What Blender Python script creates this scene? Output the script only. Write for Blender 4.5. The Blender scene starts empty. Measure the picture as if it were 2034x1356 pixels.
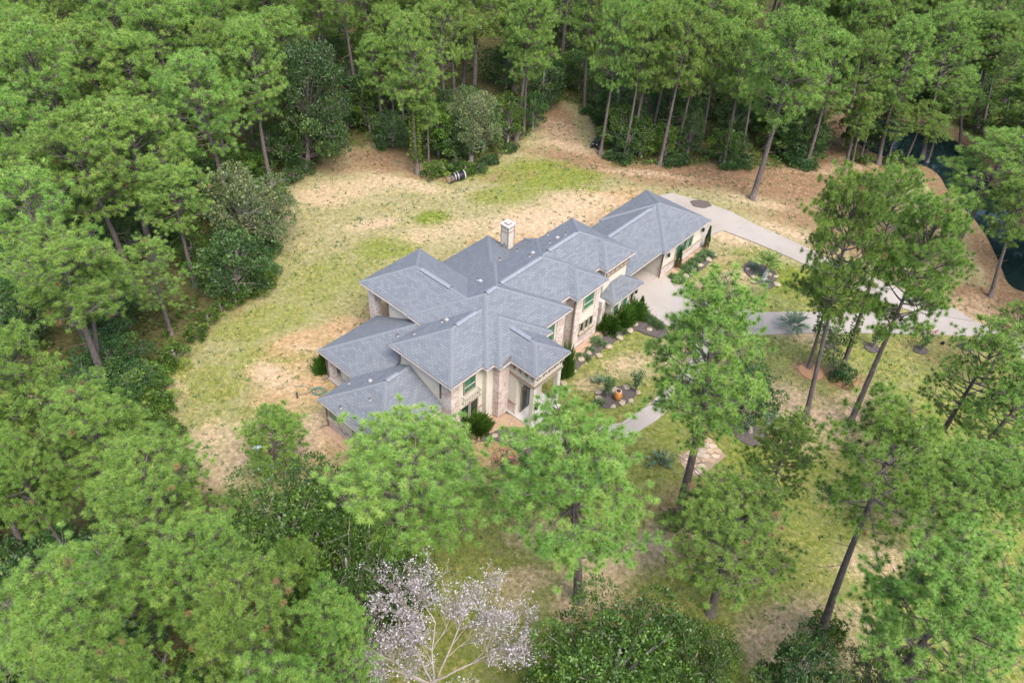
import bpy, bmesh, math, random
import numpy as np
from mathutils import Vector, Matrix, Quaternion

random.seed(7)
rng = np.random.default_rng(7)
S = bpy.context.scene
COL = S.collection

# ------------------------------------------------------------------ camera
PITCH, ROLL, HC = math.radians(42.21), math.radians(-3.14), 46.0
FPX, CX, CY = 1582.0, 1017.0, 678.0
cp, sp = math.cos(PITCH), math.sin(PITCH)
_f = np.array([0, cp, -sp]); _d = np.array([0, -sp, -cp]); _x = np.array([1.0, 0, 0])
_r2 = math.cos(ROLL) * _x + math.sin(ROLL) * _d
_d2 = -math.sin(ROLL) * _x + math.cos(ROLL) * _d
CM = np.array([_r2, _d2, _f])
cam = bpy.data.cameras.new('camera')
cam.lens = 28.0; cam.sensor_width = 36.0; cam.clip_start = 0.5; cam.clip_end = 2000
co = bpy.data.objects.new('camera', cam); COL.objects.link(co)
m = Matrix.Identity(4)
for i in range(3):
    m[i][0] = _r2[i]; m[i][1] = -_d2[i]; m[i][2] = -_f[i]
m[2][3] = HC
co.matrix_world = m
S.camera = co

# ------------------------------------------------------------------ world, sun, exposure
SUN_EL, SUN_AZ = math.radians(58), math.radians(150)      # azimuth clockwise from +Y
w = bpy.data.worlds.new('World'); S.world = w; w.use_nodes = True
nt = w.node_tree
bg = nt.nodes['Background']
sky = nt.nodes.new('ShaderNodeTexSky'); sky.sky_type = 'NISHITA'; sky.sun_disc = False
sky.sun_elevation = SUN_EL; sky.sun_rotation = SUN_AZ
sky.air_density = 1.0; sky.dust_density = 4.0; sky.ozone_density = 1.0
nt.links.new(sky.outputs[0], bg.inputs[0]); bg.inputs[1].default_value = 0.15
sl = bpy.data.lights.new('sun', 'SUN'); sl.energy = 1.5; sl.angle = math.radians(35); sl.color = (1.0, 0.94, 0.84)
so = bpy.data.objects.new('sun', sl); COL.objects.link(so)
sd = Vector((math.sin(SUN_AZ) * math.cos(SUN_EL), math.cos(SUN_AZ) * math.cos(SUN_EL), math.sin(SUN_EL)))
so.rotation_euler = sd.to_track_quat('Z', 'Y').to_euler()
vs = S.view_settings
vs.view_transform = 'Standard'; vs.look = 'None'; vs.gamma = 1.0; vs.use_curve_mapping = False
vs.exposure = 1.78
S.cycles.max_bounces = 6; S.cycles.diffuse_bounces = 3; S.cycles.transmission_bounces = 3
S.cycles.transparent_max_bounces = 4

# ------------------------------------------------------------------ helpers
def ray(px, py):
    return CM.T @ np.array([(px - CX) / FPX, (py - CY) / FPX, 1.0])
def at(px, py, z=0.0):
    d = ray(px, py); t = (z - HC) / d[2]
    return np.array([d[0] * t, d[1] * t, z])
def proj(P):
    c = (np.asarray(P, float) - np.array([0, 0, HC])) @ CM.T
    return CX + FPX * c[..., 0] / c[..., 2], CY + FPX * c[..., 1] / c[..., 2]

def link(o, parent=None):
    COL.objects.link(o)
    if parent is not None: o.parent = parent
    return o
def tag(o, label=None, cat=None, group=None, kind=None):
    if label: o['label'] = label
    if cat: o['category'] = cat
    if group: o['group'] = group
    if kind: o['kind'] = kind
    return o
def empty(name, loc=(0, 0, 0), rz=0.0):
    o = bpy.data.objects.new(name, None); o.empty_display_size = 0.3
    o.location = loc; o.rotation_euler = (0, 0, rz)
    return link(o)
def npmesh(name, V, F, mat, attrs=None, uv=None, smooth=False):
    V = np.asarray(V, np.float32); F = np.asarray(F, np.int32); k = F.shape[1]
    me = bpy.data.meshes.new(name)
    me.vertices.add(len(V)); me.vertices.foreach_set('co', V.ravel())
    me.loops.add(F.size); me.loops.foreach_set('vertex_index', F.ravel())
    me.polygons.add(len(F)); me.polygons.foreach_set('loop_start', np.arange(0, F.size, k, dtype=np.int32))
    if smooth: me.polygons.foreach_set('use_smooth', np.ones(len(F), bool))
    me.update(calc_edges=True)
    for nme, arr in (attrs or {}).items():
        a = me.attributes.new(nme, 'FLOAT', 'POINT'); a.data.foreach_set('value', np.asarray(arr, np.float32))
    me.materials.append(mat)
    return me
class MB:
    """collects boxes, tubes and polygons, builds them as one mesh"""
    def __init__(s): s.v = []; s.f = []; s.uv = {}
    def box(s, x0, x1, y0, y1, z0, z1):
        n = len(s.v)
        s.v += [(x0, y0, z0), (x1, y0, z0), (x1, y1, z0), (x0, y1, z0), (x0, y0, z1), (x1, y0, z1), (x1, y1, z1), (x0, y1, z1)]
        for q in ((0, 3, 2, 1), (4, 5, 6, 7), (0, 1, 5, 4), (1, 2, 6, 5), (2, 3, 7, 6), (3, 0, 4, 7)):
            s.f.append(tuple(n + i for i in q))
        return s
    def poly(s, pts, uv=None):
        n = len(s.v); s.v += [tuple(p) for p in pts]; s.f.append(tuple(range(n, n + len(pts))))
        if uv is not None: s.uv[len(s.f) - 1] = uv
        return s
    def prism(s, pts, z0, z1):
        """closed polygon (x, y) extruded; counter-clockwise or not"""
        a = sum(pts[i][0] * pts[(i + 1) % len(pts)][1] - pts[(i + 1) % len(pts)][0] * pts[i][1] for i in range(len(pts)))
        if a < 0: pts = pts[::-1]
        n = len(s.v); k = len(pts)
        s.v += [(p[0], p[1], z0) for p in pts] + [(p[0], p[1], z1) for p in pts]
        s.f.append(tuple(n + i for i in reversed(range(k)))); s.f.append(tuple(n + k + i for i in range(k)))
        for i in range(k):
            j = (i + 1) % k; s.f.append((n + i, n + j, n + k + j, n + k + i))
        return s
    def tube(s, pts, rad, sides=8, cap=True):
        pts = [Vector(p) for p in pts]
        if not hasattr(rad, '__len__'): rad = [rad] * len(pts)
        n0 = len(s.v); a = None
        for i, p in enumerate(pts):
            t = (pts[min(i + 1, len(pts) - 1)] - pts[max(i - 1, 0)]).normalized()
            if a is None: a = t.cross(Vector((0, 0, 1)) if abs(t.z) < 0.8 else Vector((1, 0, 0)))
            a = a - t * a.dot(t)
            if a.length < 1e-4: a = t.orthogonal()
            a.normalize(); b = t.cross(a)
            for k in range(sides):
                an = 2 * math.pi * k / sides
                q = p + (a * math.cos(an) + b * math.sin(an)) * rad[i]
                s.v.append(tuple(q))
        for i in range(len(pts) - 1):
            for k in range(sides):
                j = (k + 1) % sides
                s.f.append((n0 + i * sides + k, n0 + i * sides + j, n0 + (i + 1) * sides + j, n0 + (i + 1) * sides + k))
        if cap:
            s.f.append(tuple(n0 + k for k in range(sides)))
            s.f.append(tuple(n0 + (len(pts) - 1) * sides + k for k in range(sides)))
        return s
    def mesh(s, name, mat, smooth=False):
        me = bpy.data.meshes.new(name); me.from_pydata(s.v, [], s.f)
        if s.uv:
            l = me.uv_layers.new(name='UVMap')
            for fi, uvs in s.uv.items():
                p = me.polygons[fi]
                for k, li in enumerate(p.loop_indices): l.data[li].uv = uvs[k]
        if smooth: me.polygons.foreach_set('use_smooth', [True] * len(me.polygons))
        me.materials.append(mat); me.update()
        return me
    def obj(s, name, mat, parent=None, smooth=False):
        return link(bpy.data.objects.new(name, s.mesh(name, mat, smooth)), parent)

# ------------------------------------------------------------------ materials
def mat(name):
    mm = bpy.data.materials.new(name); mm.use_nodes = True
    t = mm.node_tree; b = t.nodes['Principled BSDF']; b.inputs['Roughness'].default_value = 0.8
    b.inputs['Specular IOR Level'].default_value = 0.25
    return mm, t, b
def nd(t, typ, **kw):
    n = t.nodes.new(typ)
    for k, v in kw.items():
        if k.startswith('i_'): n.inputs[k[2:].replace('_', ' ')].default_value = v
        else: setattr(n, k, v)
    return n
def noise(t, scale, detail=3, rough=0.55, vec=None):
    n = nd(t, 'ShaderNodeTexNoise'); n.inputs['Scale'].default_value = scale
    n.inputs['Detail'].default_value = detail; n.inputs['Roughness'].default_value = rough
    if vec is not None: t.links.new(vec, n.inputs['Vector'])
    return n.outputs['Fac']
def ramp(t, fac, stops):
    r = nd(t, 'ShaderNodeValToRGB'); e = r.color_ramp.elements
    while len(e) > 1: e.remove(e[-1])
    e[0].position = stops[0][0]; e[0].color = (*stops[0][1], 1)
    for p, c in stops[1:]:
        x = e.new(p); x.color = (*c, 1)
    t.links.new(fac, r.inputs[0]); return r.outputs[0]
def mixc(t, fac, a, b, mode='MIX'):
    n = nd(t, 'ShaderNodeMix', data_type='RGBA', blend_type=mode)
    for s_, v in ((n.inputs[0], fac), (n.inputs[6], a), (n.inputs[7], b)):
        if isinstance(v, (int, float)): s_.default_value = v
        elif isinstance(v, tuple): s_.default_value = (*v, 1)
        else: t.links.new(v, s_)
    return n.outputs[2]
def mth(t, op, a, b=None, c=None, clamp=False):
    n = nd(t, 'ShaderNodeMath', operation=op, use_clamp=clamp)
    for i, v in enumerate((a, b, c)):
        if v is None: continue
        if isinstance(v, (int, float)): n.inputs[i].default_value = v
        else: t.links.new(v, n.inputs[i])
    return n.outputs[0]
def smooth(t, x, lo, hi):
    n = nd(t, 'ShaderNodeMapRange', interpolation_type='SMOOTHSTEP')
    t.links.new(x, n.inputs[0]); n.inputs[1].default_value = lo; n.inputs[2].default_value = hi
    return n.outputs[0]
def bump(t, b, h, strength=0.4, dist=0.05):
    n = nd(t, 'ShaderNodeBump'); n.inputs['Strength'].default_value = strength; n.inputs['Distance'].default_value = dist
    t.links.new(h, n.inputs['Height']); t.links.new(n.outputs[0], b.inputs['Normal'])
def objco(t): return nd(t, 'ShaderNodeTexCoord').outputs['Object']
def plain(name, c, rough=0.8, var=0.15, scale=3.0, metal=0.0, spec=0.25):
    mm, t, b = mat(name)
    v = objco(t)
    f = noise(t, scale, 4, 0.6, v)
    t.links.new(ramp(t, f, [(0.3, tuple(x * (1 - var) for x in c)), (0.7, tuple(min(1, x * (1 + var)) for x in c))]), b.inputs['Base Color'])
    b.inputs['Roughness'].default_value = rough; b.inputs['Metallic'].default_value = metal
    b.inputs['Specular IOR Level'].default_value = spec
    return mm

STUCCO = plain('stucco', (0.47, 0.445, 0.385), 0.9, 0.07, 1.2)
TRIM = plain('brown_trim', (0.235, 0.185, 0.145), 0.8, 0.1)
FASCIA = plain('fascia_white', (0.36, 0.335, 0.32), 0.6, 0.05)
DRIP = plain('drip_edge', (0.10, 0.085, 0.085), 0.6, 0.1)
PIPEM = plain('vent_metal', (0.22, 0.225, 0.235), 0.5, 0.1)
DARK = plain('dark_metal', (0.025, 0.025, 0.028), 0.5, 0.2)
FRAME = plain('window_frame', (0.30, 0.27, 0.22), 0.6, 0.08)
LIME = plain('limestone', (0.25, 0.21, 0.155), 0.9, 0.2, 2.5)
DOWN = plain('downspout_brown', (0.13, 0.10, 0.09), 0.5, 0.1)
def glass(name, c, c2):
    mm, t, b = mat(name); v = objco(t)
    t.links.new(ramp(t, noise(t, 0.9, 3, 0.6, v), [(0.38, c), (0.62, c2)]), b.inputs['Base Color'])
    b.inputs['Roughness'].default_value = 0.08; b.inputs['Specular IOR Level'].default_value = 0.6
    return mm
GREENGLASS = glass('green_glass', (0.025, 0.10, 0.06), (0.05, 0.16, 0.10))
DARKGLASS = glass('dark_glass', (0.008, 0.014, 0.012), (0.02, 0.045, 0.03))

def shingles(name, lo, hi):
    mm, t, b = mat(name)
    uv = nd(t, 'ShaderNodeTexCoord').outputs['UV']
    br = nd(t, 'ShaderNodeTexBrick', offset=0.5, offset_frequency=2, squash=1.0)
    t.links.new(uv, br.inputs['Vector'])
    br.inputs['Color1'].default_value = (*lo, 1); br.inputs['Color2'].default_value = (*hi, 1)
    br.inputs['Mortar'].default_value = (*[x * 0.55 for x in lo], 1)
    br.inputs['Scale'].default_value = 1.0; br.inputs['Mortar Size'].default_value = 0.012
    br.inputs['Mortar Smooth'].default_value = 0.3
    br.inputs['Brick Width'].default_value = 0.42; br.inputs['Row Height'].default_value = 0.19
    n1 = noise(t, 0.35, 3, 0.6, objco(t)); n2 = noise(t, 14, 2, 0.7, objco(t))
    c = mixc(t, smooth(t, n1, 0.3, 0.75), br.outputs['Color'], (0.13, 0.14, 0.155), 'MIX')
    c = mixc(t, 0.10, br.outputs['Color'], c)
    c = mixc(t, mth(t, 'MULTIPLY', n2, 0.12), c, (0.15, 0.16, 0.175))
    t.links.new(c, b.inputs['Base Color'])
    # each course rises towards its lower edge
    sx = nd(t, 'ShaderNodeSeparateXYZ'); t.links.new(uv, sx.inputs[0])
    fr = mth(t, 'FRACT', mth(t, 'DIVIDE', sx.outputs[1], 0.19))
    h = mth(t, 'ADD', mth(t, 'MULTIPLY', mth(t, 'SUBTRACT', 1.0, fr), 0.8), mth(t, 'MULTIPLY', br.outputs['Fac'], -0.6))
    bump(t, b, h, 0.45, 0.025)
    b.inputs['Roughness'].default_value = 0.85
    return mm
ROOF = shingles('roof_shingles', (0.088, 0.100, 0.120), (0.120, 0.134, 0.155))
CAPM = plain('cap_shingles_lit', (0.112, 0.125, 0.143), 0.85, 0.10, 6)  # same shingles, paler: brightness from the viewing angle put into the colour

def wallbrick(name):
    """whitewashed pinkish brick"""
    mm, t, b = mat(name)
    tc = nd(t, 'ShaderNodeTexCoord'); v = tc.outputs['Object']
    sx = nd(t, 'ShaderNodeSeparateXYZ'); t.links.new(v, sx.inputs[0])
    sn = nd(t, 'ShaderNodeSeparateXYZ'); t.links.new(tc.outputs['Normal'], sn.inputs[0])
    f = mth(t, 'GREATER_THAN', mth(t, 'ABSOLUTE', sn.outputs[0]), 0.5)
    mx = nd(t, 'ShaderNodeMix', data_type='FLOAT')
    t.links.new(f, mx.inputs[0]); t.links.new(sx.outputs[0], mx.inputs[2]); t.links.new(sx.outputs[1], mx.inputs[3])
    cb = nd(t, 'ShaderNodeCombineXYZ'); t.links.new(mx.outputs[0], cb.inputs[0]); t.links.new(sx.outputs[2], cb.inputs[1])
    br = nd(t, 'ShaderNodeTexBrick', offset=0.5)
    t.links.new(cb.outputs[0], br.inputs['Vector'])
    br.inputs['Color1'].default_value = (0.31, 0.20, 0.17, 1); br.inputs['Color2'].default_value = (0.48, 0.42, 0.41, 1)
    br.inputs['Mortar'].default_value = (0.55, 0.50, 0.45, 1)
    br.inputs['Scale'].default_value = 1.0; br.inputs['Mortar Size'].default_value = 0.018
    br.inputs['Brick Width'].default_value = 0.40; br.inputs['Row Height'].default_value = 0.14
    n = noise(t, 1.1, 4, 0.65, v); n2 = noise(t, 5.0, 4, 0.7, v)
    c = mixc(t, smooth(t, n, 0.46, 0.60), br.outputs['Color'], (0.55, 0.53, 0.51))
    c = mixc(t, smooth(t, n2, 0.52, 0.70), c, (0.19, 0.10, 0.085))
    c = mixc(t, 0.35, c, br.outputs['Color'])
    t.links.new(c, b.inputs['Base Color']); b.inputs['Roughness'].default_value = 0.9
    h = mth(t, 'ADD', mth(t, 'MULTIPLY', br.outputs['Fac'], -1.0), mth(t, 'MULTIPLY', n2, 0.8))
    bump(t, b, h, 0.6, 0.03)
    return mm
BRICK = wallbrick('whitewashed_brick')

def concrete(name, c):
    mm, t, b = mat(name); v = objco(t)
    n1 = noise(t, 0.12, 4, 0.6, v); n2 = noise(t, 1.5, 5, 0.65, v); n3 = noise(t, 25, 2, 0.6, v)
    col = mixc(t, smooth(t, n1, 0.35, 0.68), c, tuple(x * f for x, f in zip(c, (0.84, 0.82, 0.80))))
    col = mixc(t, mth(t, 'MULTIPLY', smooth(t, n2, 0.5, 0.8), 0.45), col, tuple(x * f for x, f in zip(c, (0.72, 0.66, 0.60))))
    col = mixc(t, mth(t, 'MULTIPLY', n3, 0.15), col, tuple(x * 0.6 for x in c))
    t.links.new(col, b.inputs['Base Color']); b.inputs['Roughness'].default_value = 0.9
    bump(t, b, n2, 0.2, 0.02)
    return mm
CONC = concrete('concrete', (0.285, 0.262, 0.240))
DRIVE = concrete('driveway_concrete', (0.245, 0.228, 0.212))

def mulch(name, c1, c2, sc=9):
    mm, t, b = mat(name); v = objco(t)
    n = noise(t, sc, 4, 0.75, v); n2 = noise(t, sc * 0.2, 3, 0.6, v)
    col = mixc(t, n2, ramp(t, n, [(0.3, c1), (0.7, c2)]), tuple(x * 0.8 for x in c2))
    t.links.new(col, b.inputs['Base Color']); b.inputs['Roughness'].default_value = 0.95
    bump(t, b, n, 0.9, 0.06); return mm
MULCH = mulch('dark_mulch', (0.022, 0.019, 0.020), (0.105, 0.088, 0.084))
STRAW = mulch('pine_straw', (0.15, 0.075, 0.04), (0.33, 0.19, 0.11))
GRAVEL = mulch('river_gravel', (0.13, 0.075, 0.05), (0.40, 0.28, 0.195), 7)

def ground_mat():
    mm, t, b = mat('ground_lawn')
    v = objco(t)
    def at_(n): return nd(t, 'ShaderNodeAttribute', attribute_name=n).outputs['Fac']
    n_big = noise(t, 0.10, 4, 0.6, v); n_mid = noise(t, 0.55, 5, 0.65, v); n_fin = noise(t, 3.0, 5, 0.7, v); n_gr = noise(t, 14, 3, 0.7, v)
    # streaks left by the mower, seen as stretched noise
    mp = nd(t, 'ShaderNodeMapping'); t.links.new(v, mp.inputs[0]); mp.inputs['Scale'].default_value = (0.35, 2.2, 1); mp.inputs['Rotation'].default_value = (0, 0, 0.5)
    n_str = noise(t, 1.3, 4, 0.6, mp.outputs[0])
    def thr(a, spread=0.30, n=None):
        """mask a, its edge broken by noise"""
        x = mth(t, 'ADD', a, mth(t, 'MULTIPLY', mth(t, 'SUBTRACT', n or n_mix, 0.5), 2.6))
        return smooth(t, x, 0.5 - spread, 0.5 + spread)
    n_mix = mth(t, 'ADD', mth(t, 'MULTIPLY', n_mid, 0.5), mth(t, 'MULTIPLY', n_fin, 0.5))
    n_mix2 = mth(t, 'ADD', mth(t, 'MULTIPLY', n_str, 0.2), mth(t, 'ADD', mth(t, 'MULTIPLY', n_mid, 0.45), mth(t, 'MULTIPLY', n_fin, 0.35)))
    dry = ramp(t, n_fin, [(0.28, (0.130, 0.114, 0.062)), (0.5, (0.222, 0.195, 0.115)), (0.72, (0.330, 0.290, 0.195))])
    grn = ramp(t, n_fin, [(0.25, (0.050, 0.080, 0.010)), (0.5, (0.108, 0.142, 0.019)), (0.78, (0.205, 0.212, 0.050))])
    dirt = ramp(t, n_fin, [(0.25, (0.215, 0.155, 0.098)), (0.5, (0.320, 0.240, 0.160)), (0.75, (0.425, 0.335, 0.240))])
    clay = ramp(t, n_fin, [(0.25, (0.190, 0.112, 0.058)), (0.5, (0.290, 0.185, 0.108)), (0.75, (0.370, 0.262, 0.175))])
    lit = ramp(t, n_fin, [(0.25, (0.080, 0.050, 0.029)), (0.5, (0.155, 0.098, 0.058)), (0.75, (0.235, 0.160, 0.102))])
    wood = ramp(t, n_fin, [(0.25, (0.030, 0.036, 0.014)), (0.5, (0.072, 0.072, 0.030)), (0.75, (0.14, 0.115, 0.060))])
    c = mixc(t, thr(at_('green'), 0.50, n_mix2), dry, grn)
    c = mixc(t, thr(at_('clay'), 0.55), c, clay)
    c = mixc(t, thr(at_('litter'), 0.45), c, lit)
    c = mixc(t, thr(at_('dirt'), 0.55), c, dirt)
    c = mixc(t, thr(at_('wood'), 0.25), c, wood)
    g2 = ramp(t, n_gr, [(0.3, (0.55, 0.55, 0.55)), (0.55, (1.0, 1.0, 1.0)), (0.75, (1.25, 1.22, 1.15))])
    c = mixc(t, 0.75, c, g2, 'MULTIPLY')
    n_cl = noise(t, 1.7, 7, 0.78, v)
    c = mixc(t, 0.9, c, ramp(t, n_cl, [(0.30, (0.62, 0.66, 0.62)), (0.5, (1.0, 1.0, 1.0)), (0.70, (1.30, 1.26, 1.22))]), 'MULTIPLY')
    t.links.new(c, b.inputs['Base Color']); b.inputs['Roughness'].default_value = 1.0
    b.inputs['Specular IOR Level'].default_value = 0.05
    bump(t, b, mth(t, 'ADD', mth(t, 'MULTIPLY', n_fin, 0.6), n_gr), 0.6, 0.07)
    return mm
GROUND = ground_mat()

def foliage(name, stops, transl=0.35, sat_var=0.0):
    mm = bpy.data.materials.new(name); mm.use_nodes = True; t = mm.node_tree
    t.nodes.remove(t.nodes['Principled BSDF'])
    a = nd(t, 'ShaderNodeAttribute', attribute_name='tint').outputs['Fac']
    oi = nd(t, 'ShaderNodeObjectInfo').outputs['Random']
    x = mth(t, 'ADD', a, mth(t, 'MULTIPLY', mth(t, 'SUBTRACT', oi, 0.5), 0.28), clamp=True)
    c = ramp(t, x, stops)
    h = nd(t, 'ShaderNodeHueSaturation'); t.links.new(c, h.inputs['Color'])
    mr = nd(t, 'ShaderNodeMapRange'); t.links.new(oi, mr.inputs[0]); mr.inputs[3].default_value = 0.490; mr.inputs[4].default_value = 0.518
    t.links.new(mr.outputs[0], h.inputs['Hue'])
    d = nd(t, 'ShaderNodeBsdfDiffuse'); t.links.new(h.outputs[0], d.inputs[0])
    tr = nd(t, 'ShaderNodeBsdfTranslucent'); t.links.new(h.outputs[0], tr.inputs[0])
    g = nd(t, 'ShaderNodeBsdfGlossy'); g.inputs['Roughness'].default_value = 0.5; g.inputs[0].default_value = (0.9, 0.95, 0.9, 1)
    ms = nd(t, 'ShaderNodeMixShader'); ms.inputs[0].default_value = transl
    t.links.new(d.outputs[0], ms.inputs[1]); t.links.new(tr.outputs[0], ms.inputs[2])
    m2 = nd(t, 'ShaderNodeMixShader'); m2.inputs[0].default_value = 0.03
    t.links.new(ms.outputs[0], m2.inputs[1]); t.links.new(g.outputs[0], m2.inputs[2])
    t.links.new(m2.outputs[0], t.nodes['Material Output'].inputs[0])
    return mm
NEEDLE = foliage('pine_needles', [(0.0, (0.19, 0.13, 0.055)), (0.06, (0.056, 0.112, 0.020)), (0.35, (0.100, 0.186, 0.028)), (0.65, (0.148, 0.250, 0.042)), (1.0, (0.235, 0.325, 0.066))], 0.18)
OAKLEAF = foliage('oak_leaves', [(0.0, (0.018, 0.045, 0.012)), (0.4, (0.036, 0.085, 0.020)), (0.75, (0.065, 0.135, 0.026)), (1.0, (0.14, 0.19, 0.035))])
GREYLEAF = foliage('pale_oak_leaves', [(0.0, (0.045, 0.080, 0.025)), (0.5, (0.095, 0.135, 0.045)), (1.0, (0.22, 0.23, 0.10))])
LUSH = foliage('lush_leaves', [(0.0, (0.022, 0.050, 0.008)), (0.5, (0.068, 0.130, 0.014)), (1.0, (0.18, 0.25, 0.026))])
JUNI = foliage('juniper_sprays', [(0.0, (0.020, 0.055, 0.008)), (0.5, (0.045, 0.11, 0.012)), (1.0, (0.10, 0.18, 0.02))])
BEDGREEN = foliage('bed_plants', [(0.0, (0.045, 0.085, 0.030)), (0.5, (0.09, 0.17, 0.055)), (1.0, (0.19, 0.26, 0.12))])
CYPR = foliage('cypress_sprays', [(0.0, (0.25, 0.14, 0.055)), (0.25, (0.16, 0.12, 0.04)), (0.4, (0.03, 0.075, 0.02)), (1.0, (0.055, 0.12, 0.03))])
PALM = foliage('palm_fronds', [(0.0, (0.10, 0.17, 0.04)), (0.5, (0.16, 0.27, 0.06)), (1.0, (0.32, 0.42, 0.16))])
AGAVE = foliage('sword_leaves', [(0.0, (0.07, 0.13, 0.07)), (0.6, (0.13, 0.21, 0.13)), (1.0, (0.26, 0.33, 0.24))])
PINK = foliage('pink_blossom', [(0.0, (0.55, 0.10, 0.14)), (1.0, (0.75, 0.25, 0.28))])
DEADLEAF = foliage('bleached_leaves', [(0.0, (0.21, 0.19, 0.19)), (0.5, (0.30, 0.28, 0.292)), (1.0, (0.40, 0.38, 0.40))], 0.2)
def bark(name, c1, c2):
    mm, t, b = mat(name); v = objco(t)
    mp = nd(t, 'ShaderNodeMapping'); t.links.new(v, mp.inputs[0]); mp.inputs['Scale'].default_value = (3.5, 3.5, 0.9)
    n = noise(t, 2.2, 5, 0.7, mp.outputs[0])
    t.links.new(ramp(t, n, [(0.3, c1), (0.7, c2)]), b.inputs['Base Color']); b.inputs['Roughness'].default_value = 0.95
    bump(t, b, n, 0.8, 0.05); return mm
BARK = bark('pine_bark', (0.048, 0.039, 0.036), (0.135, 0.115, 0.106))
GREYBARK = bark('grey_bark', (0.10, 0.09, 0.082), (0.24, 0.22, 0.20))
PALEBARK = bark('bleached_bark', (0.17, 0.145, 0.125), (0.30, 0.265, 0.245))

# ------------------------------------------------------------------ areas of the ground, in world metres
def gp(*pts): return [tuple(at(*p)[:2]) for p in pts]
def chaikin(p, n=2):
    for _ in range(n):
        q = []
        for i in range(len(p)):
            a, b_ = np.array(p[i]), np.array(p[(i + 1) % len(p)]); q += [tuple(a * .75 + b_ * .25), tuple(a * .25 + b_ * .75)]
        p = q
    return p
def inside(poly, X, Y):
    r = np.zeros(np.shape(X), bool); n = len(poly); j = n - 1
    for i in range(n):
        xi, yi = poly[i]; xj, yj = poly[j]
        if yi != yj:
            r ^= ((yi > Y) != (yj > Y)) & (X < (xj - xi) * (Y - yi) / (yj - yi) + xi)
        j = i
    return r
def polydist(poly, X, Y):
    """signed distance to a polygon, negative inside"""
    d = np.full(np.shape(X), 1e9)
    for i in range(len(poly)):
        ax, ay = poly[i]; bx, by = poly[(i + 1) % len(poly)]
        dx, dy = bx - ax, by - ay; L = dx * dx + dy * dy + 1e-12
        tt = np.clip(((X - ax) * dx + (Y - ay) * dy) / L, 0, 1)
        d = np.minimum(d, np.hypot(X - ax - tt * dx, Y - ay - tt * dy))
    return np.where(inside(poly, X, Y), -d, d)

CLEAR = gp((440, 965), (340, 905), (300, 868), (318, 765), (385, 690), (470, 618), (532, 560), (545, 480), (575, 420), (600, 350), (690, 300),
           (760, 285), (850, 345), (960, 332), (1035, 300), (1085, 232), (1118, 207), (1162, 214), (1182, 295), (1215, 335), (1300, 332),
           (1420, 332), (1480, 345), (1640, 332), (1652, 262), (1668, 236), (1720, 222), (1790, 219), (1865, 240), (1935, 275), (1985, 330), (2030, 400), (2110, 470), (2250, 700), (2250, 1420), (760, 1420),
           (640, 1180), (560, 1040), (500, 985))
POND = gp((1672, 252), (1715, 234), (1785, 232), (1850, 252), (1905, 278), (1940, 305), (1968, 360), (2010, 430), (2080, 520), (2060, 580), (2006, 566),
          (1990, 520), (1950, 440), (1890, 385), (1862, 330), (1800, 318), (1745, 304), (1708, 285))
COURT = gp((1240, 556), (1320, 541), (1345, 560), (1378, 582), (1425, 602), (1470, 612), (1470, 668), (1362, 668), (1322, 645), (1262, 600))
STRIP = gp((1468, 612), (1500, 620), (1600, 620), (1750, 620), (1860, 626), (1940, 640), (2060, 690), (2050, 720), (1930, 668), (1850, 664), (1700, 661), (1580, 662), (1468, 668))
SIDE = gp((1250, 400), (1335, 384), (1400, 402), (1450, 420), (1500, 446), (1600, 491), (1700, 540), (1800, 578), (1900, 615), (1938, 639), (1860, 625),
          (1830, 624), (1740, 594), (1650, 552), (1570, 512), (1500, 482), (1437, 458), (1418, 464), (1402, 488), (1350, 505))
WALKC = [(1075, 850), (1150, 872), (1245, 852), (1292, 822), (1345, 776), (1388, 722), (1408, 667)]

POND = chaikin(POND)
# ------------------------------------------------------------------ ground sheet
def axis(lo, hi, step, far):
    a = np.arange(lo, hi + 1e-6, step); ext = []; s_ = step; x = hi
    while x < far: s_ *= 1.35; x += s_; ext.append(x)
    l = []; s_ = step; x = lo
    while x > -far: s_ *= 1.35; x -= s_; l.append(x)
    return np.array(l[::-1] + list(a) + ext)
xs = axis(-55, 62, 0.4, 600); ys = axis(14, 112, 0.4, 700)
X, Y = np.meshgrid(xs, ys); nx, ny = len(xs), len(ys)
pd = polydist(POND, X, Y)
Z = np.where(pd < 0.5, -0.55 * np.clip((0.5 - pd) / 1.0, 0, 1), 0.0)
Z = Z + 0.05 * np.sin(X * 0.31 + 1.3) * np.sin(Y * 0.27) * np.clip(pd / 4, 0, 1) - 0.05
P3 = np.stack([X, Y, np.zeros_like(X)], -1)
front = (P3 - np.array([0, 0, HC])) @ CM.T
U = CX + FPX * front[..., 0] / np.maximum(front[..., 2], 0.1); W = CY + FPX * front[..., 1] / np.maximum(front[..., 2], 0.1)
okv = front[..., 2] > 5
def patches(lst):
    """each patch is an ellipse round a spot of ground: photo position, half axes in metres, turn, strength"""
    a = np.zeros_like(X)
    for px, py, rx, ry, ang, s_ in lst:
        c = at(px, py); ca, sa = math.cos(ang), math.sin(ang)
        dx, dy = X - c[0], Y - c[1]
        r = np.hypot((dx * ca + dy * sa) / rx, (-dx * sa + dy * ca) / ry)
        a = np.maximum(a, s_ * np.clip(1.6 - r, 0, 1) ** 1.3)
    return a
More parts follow.
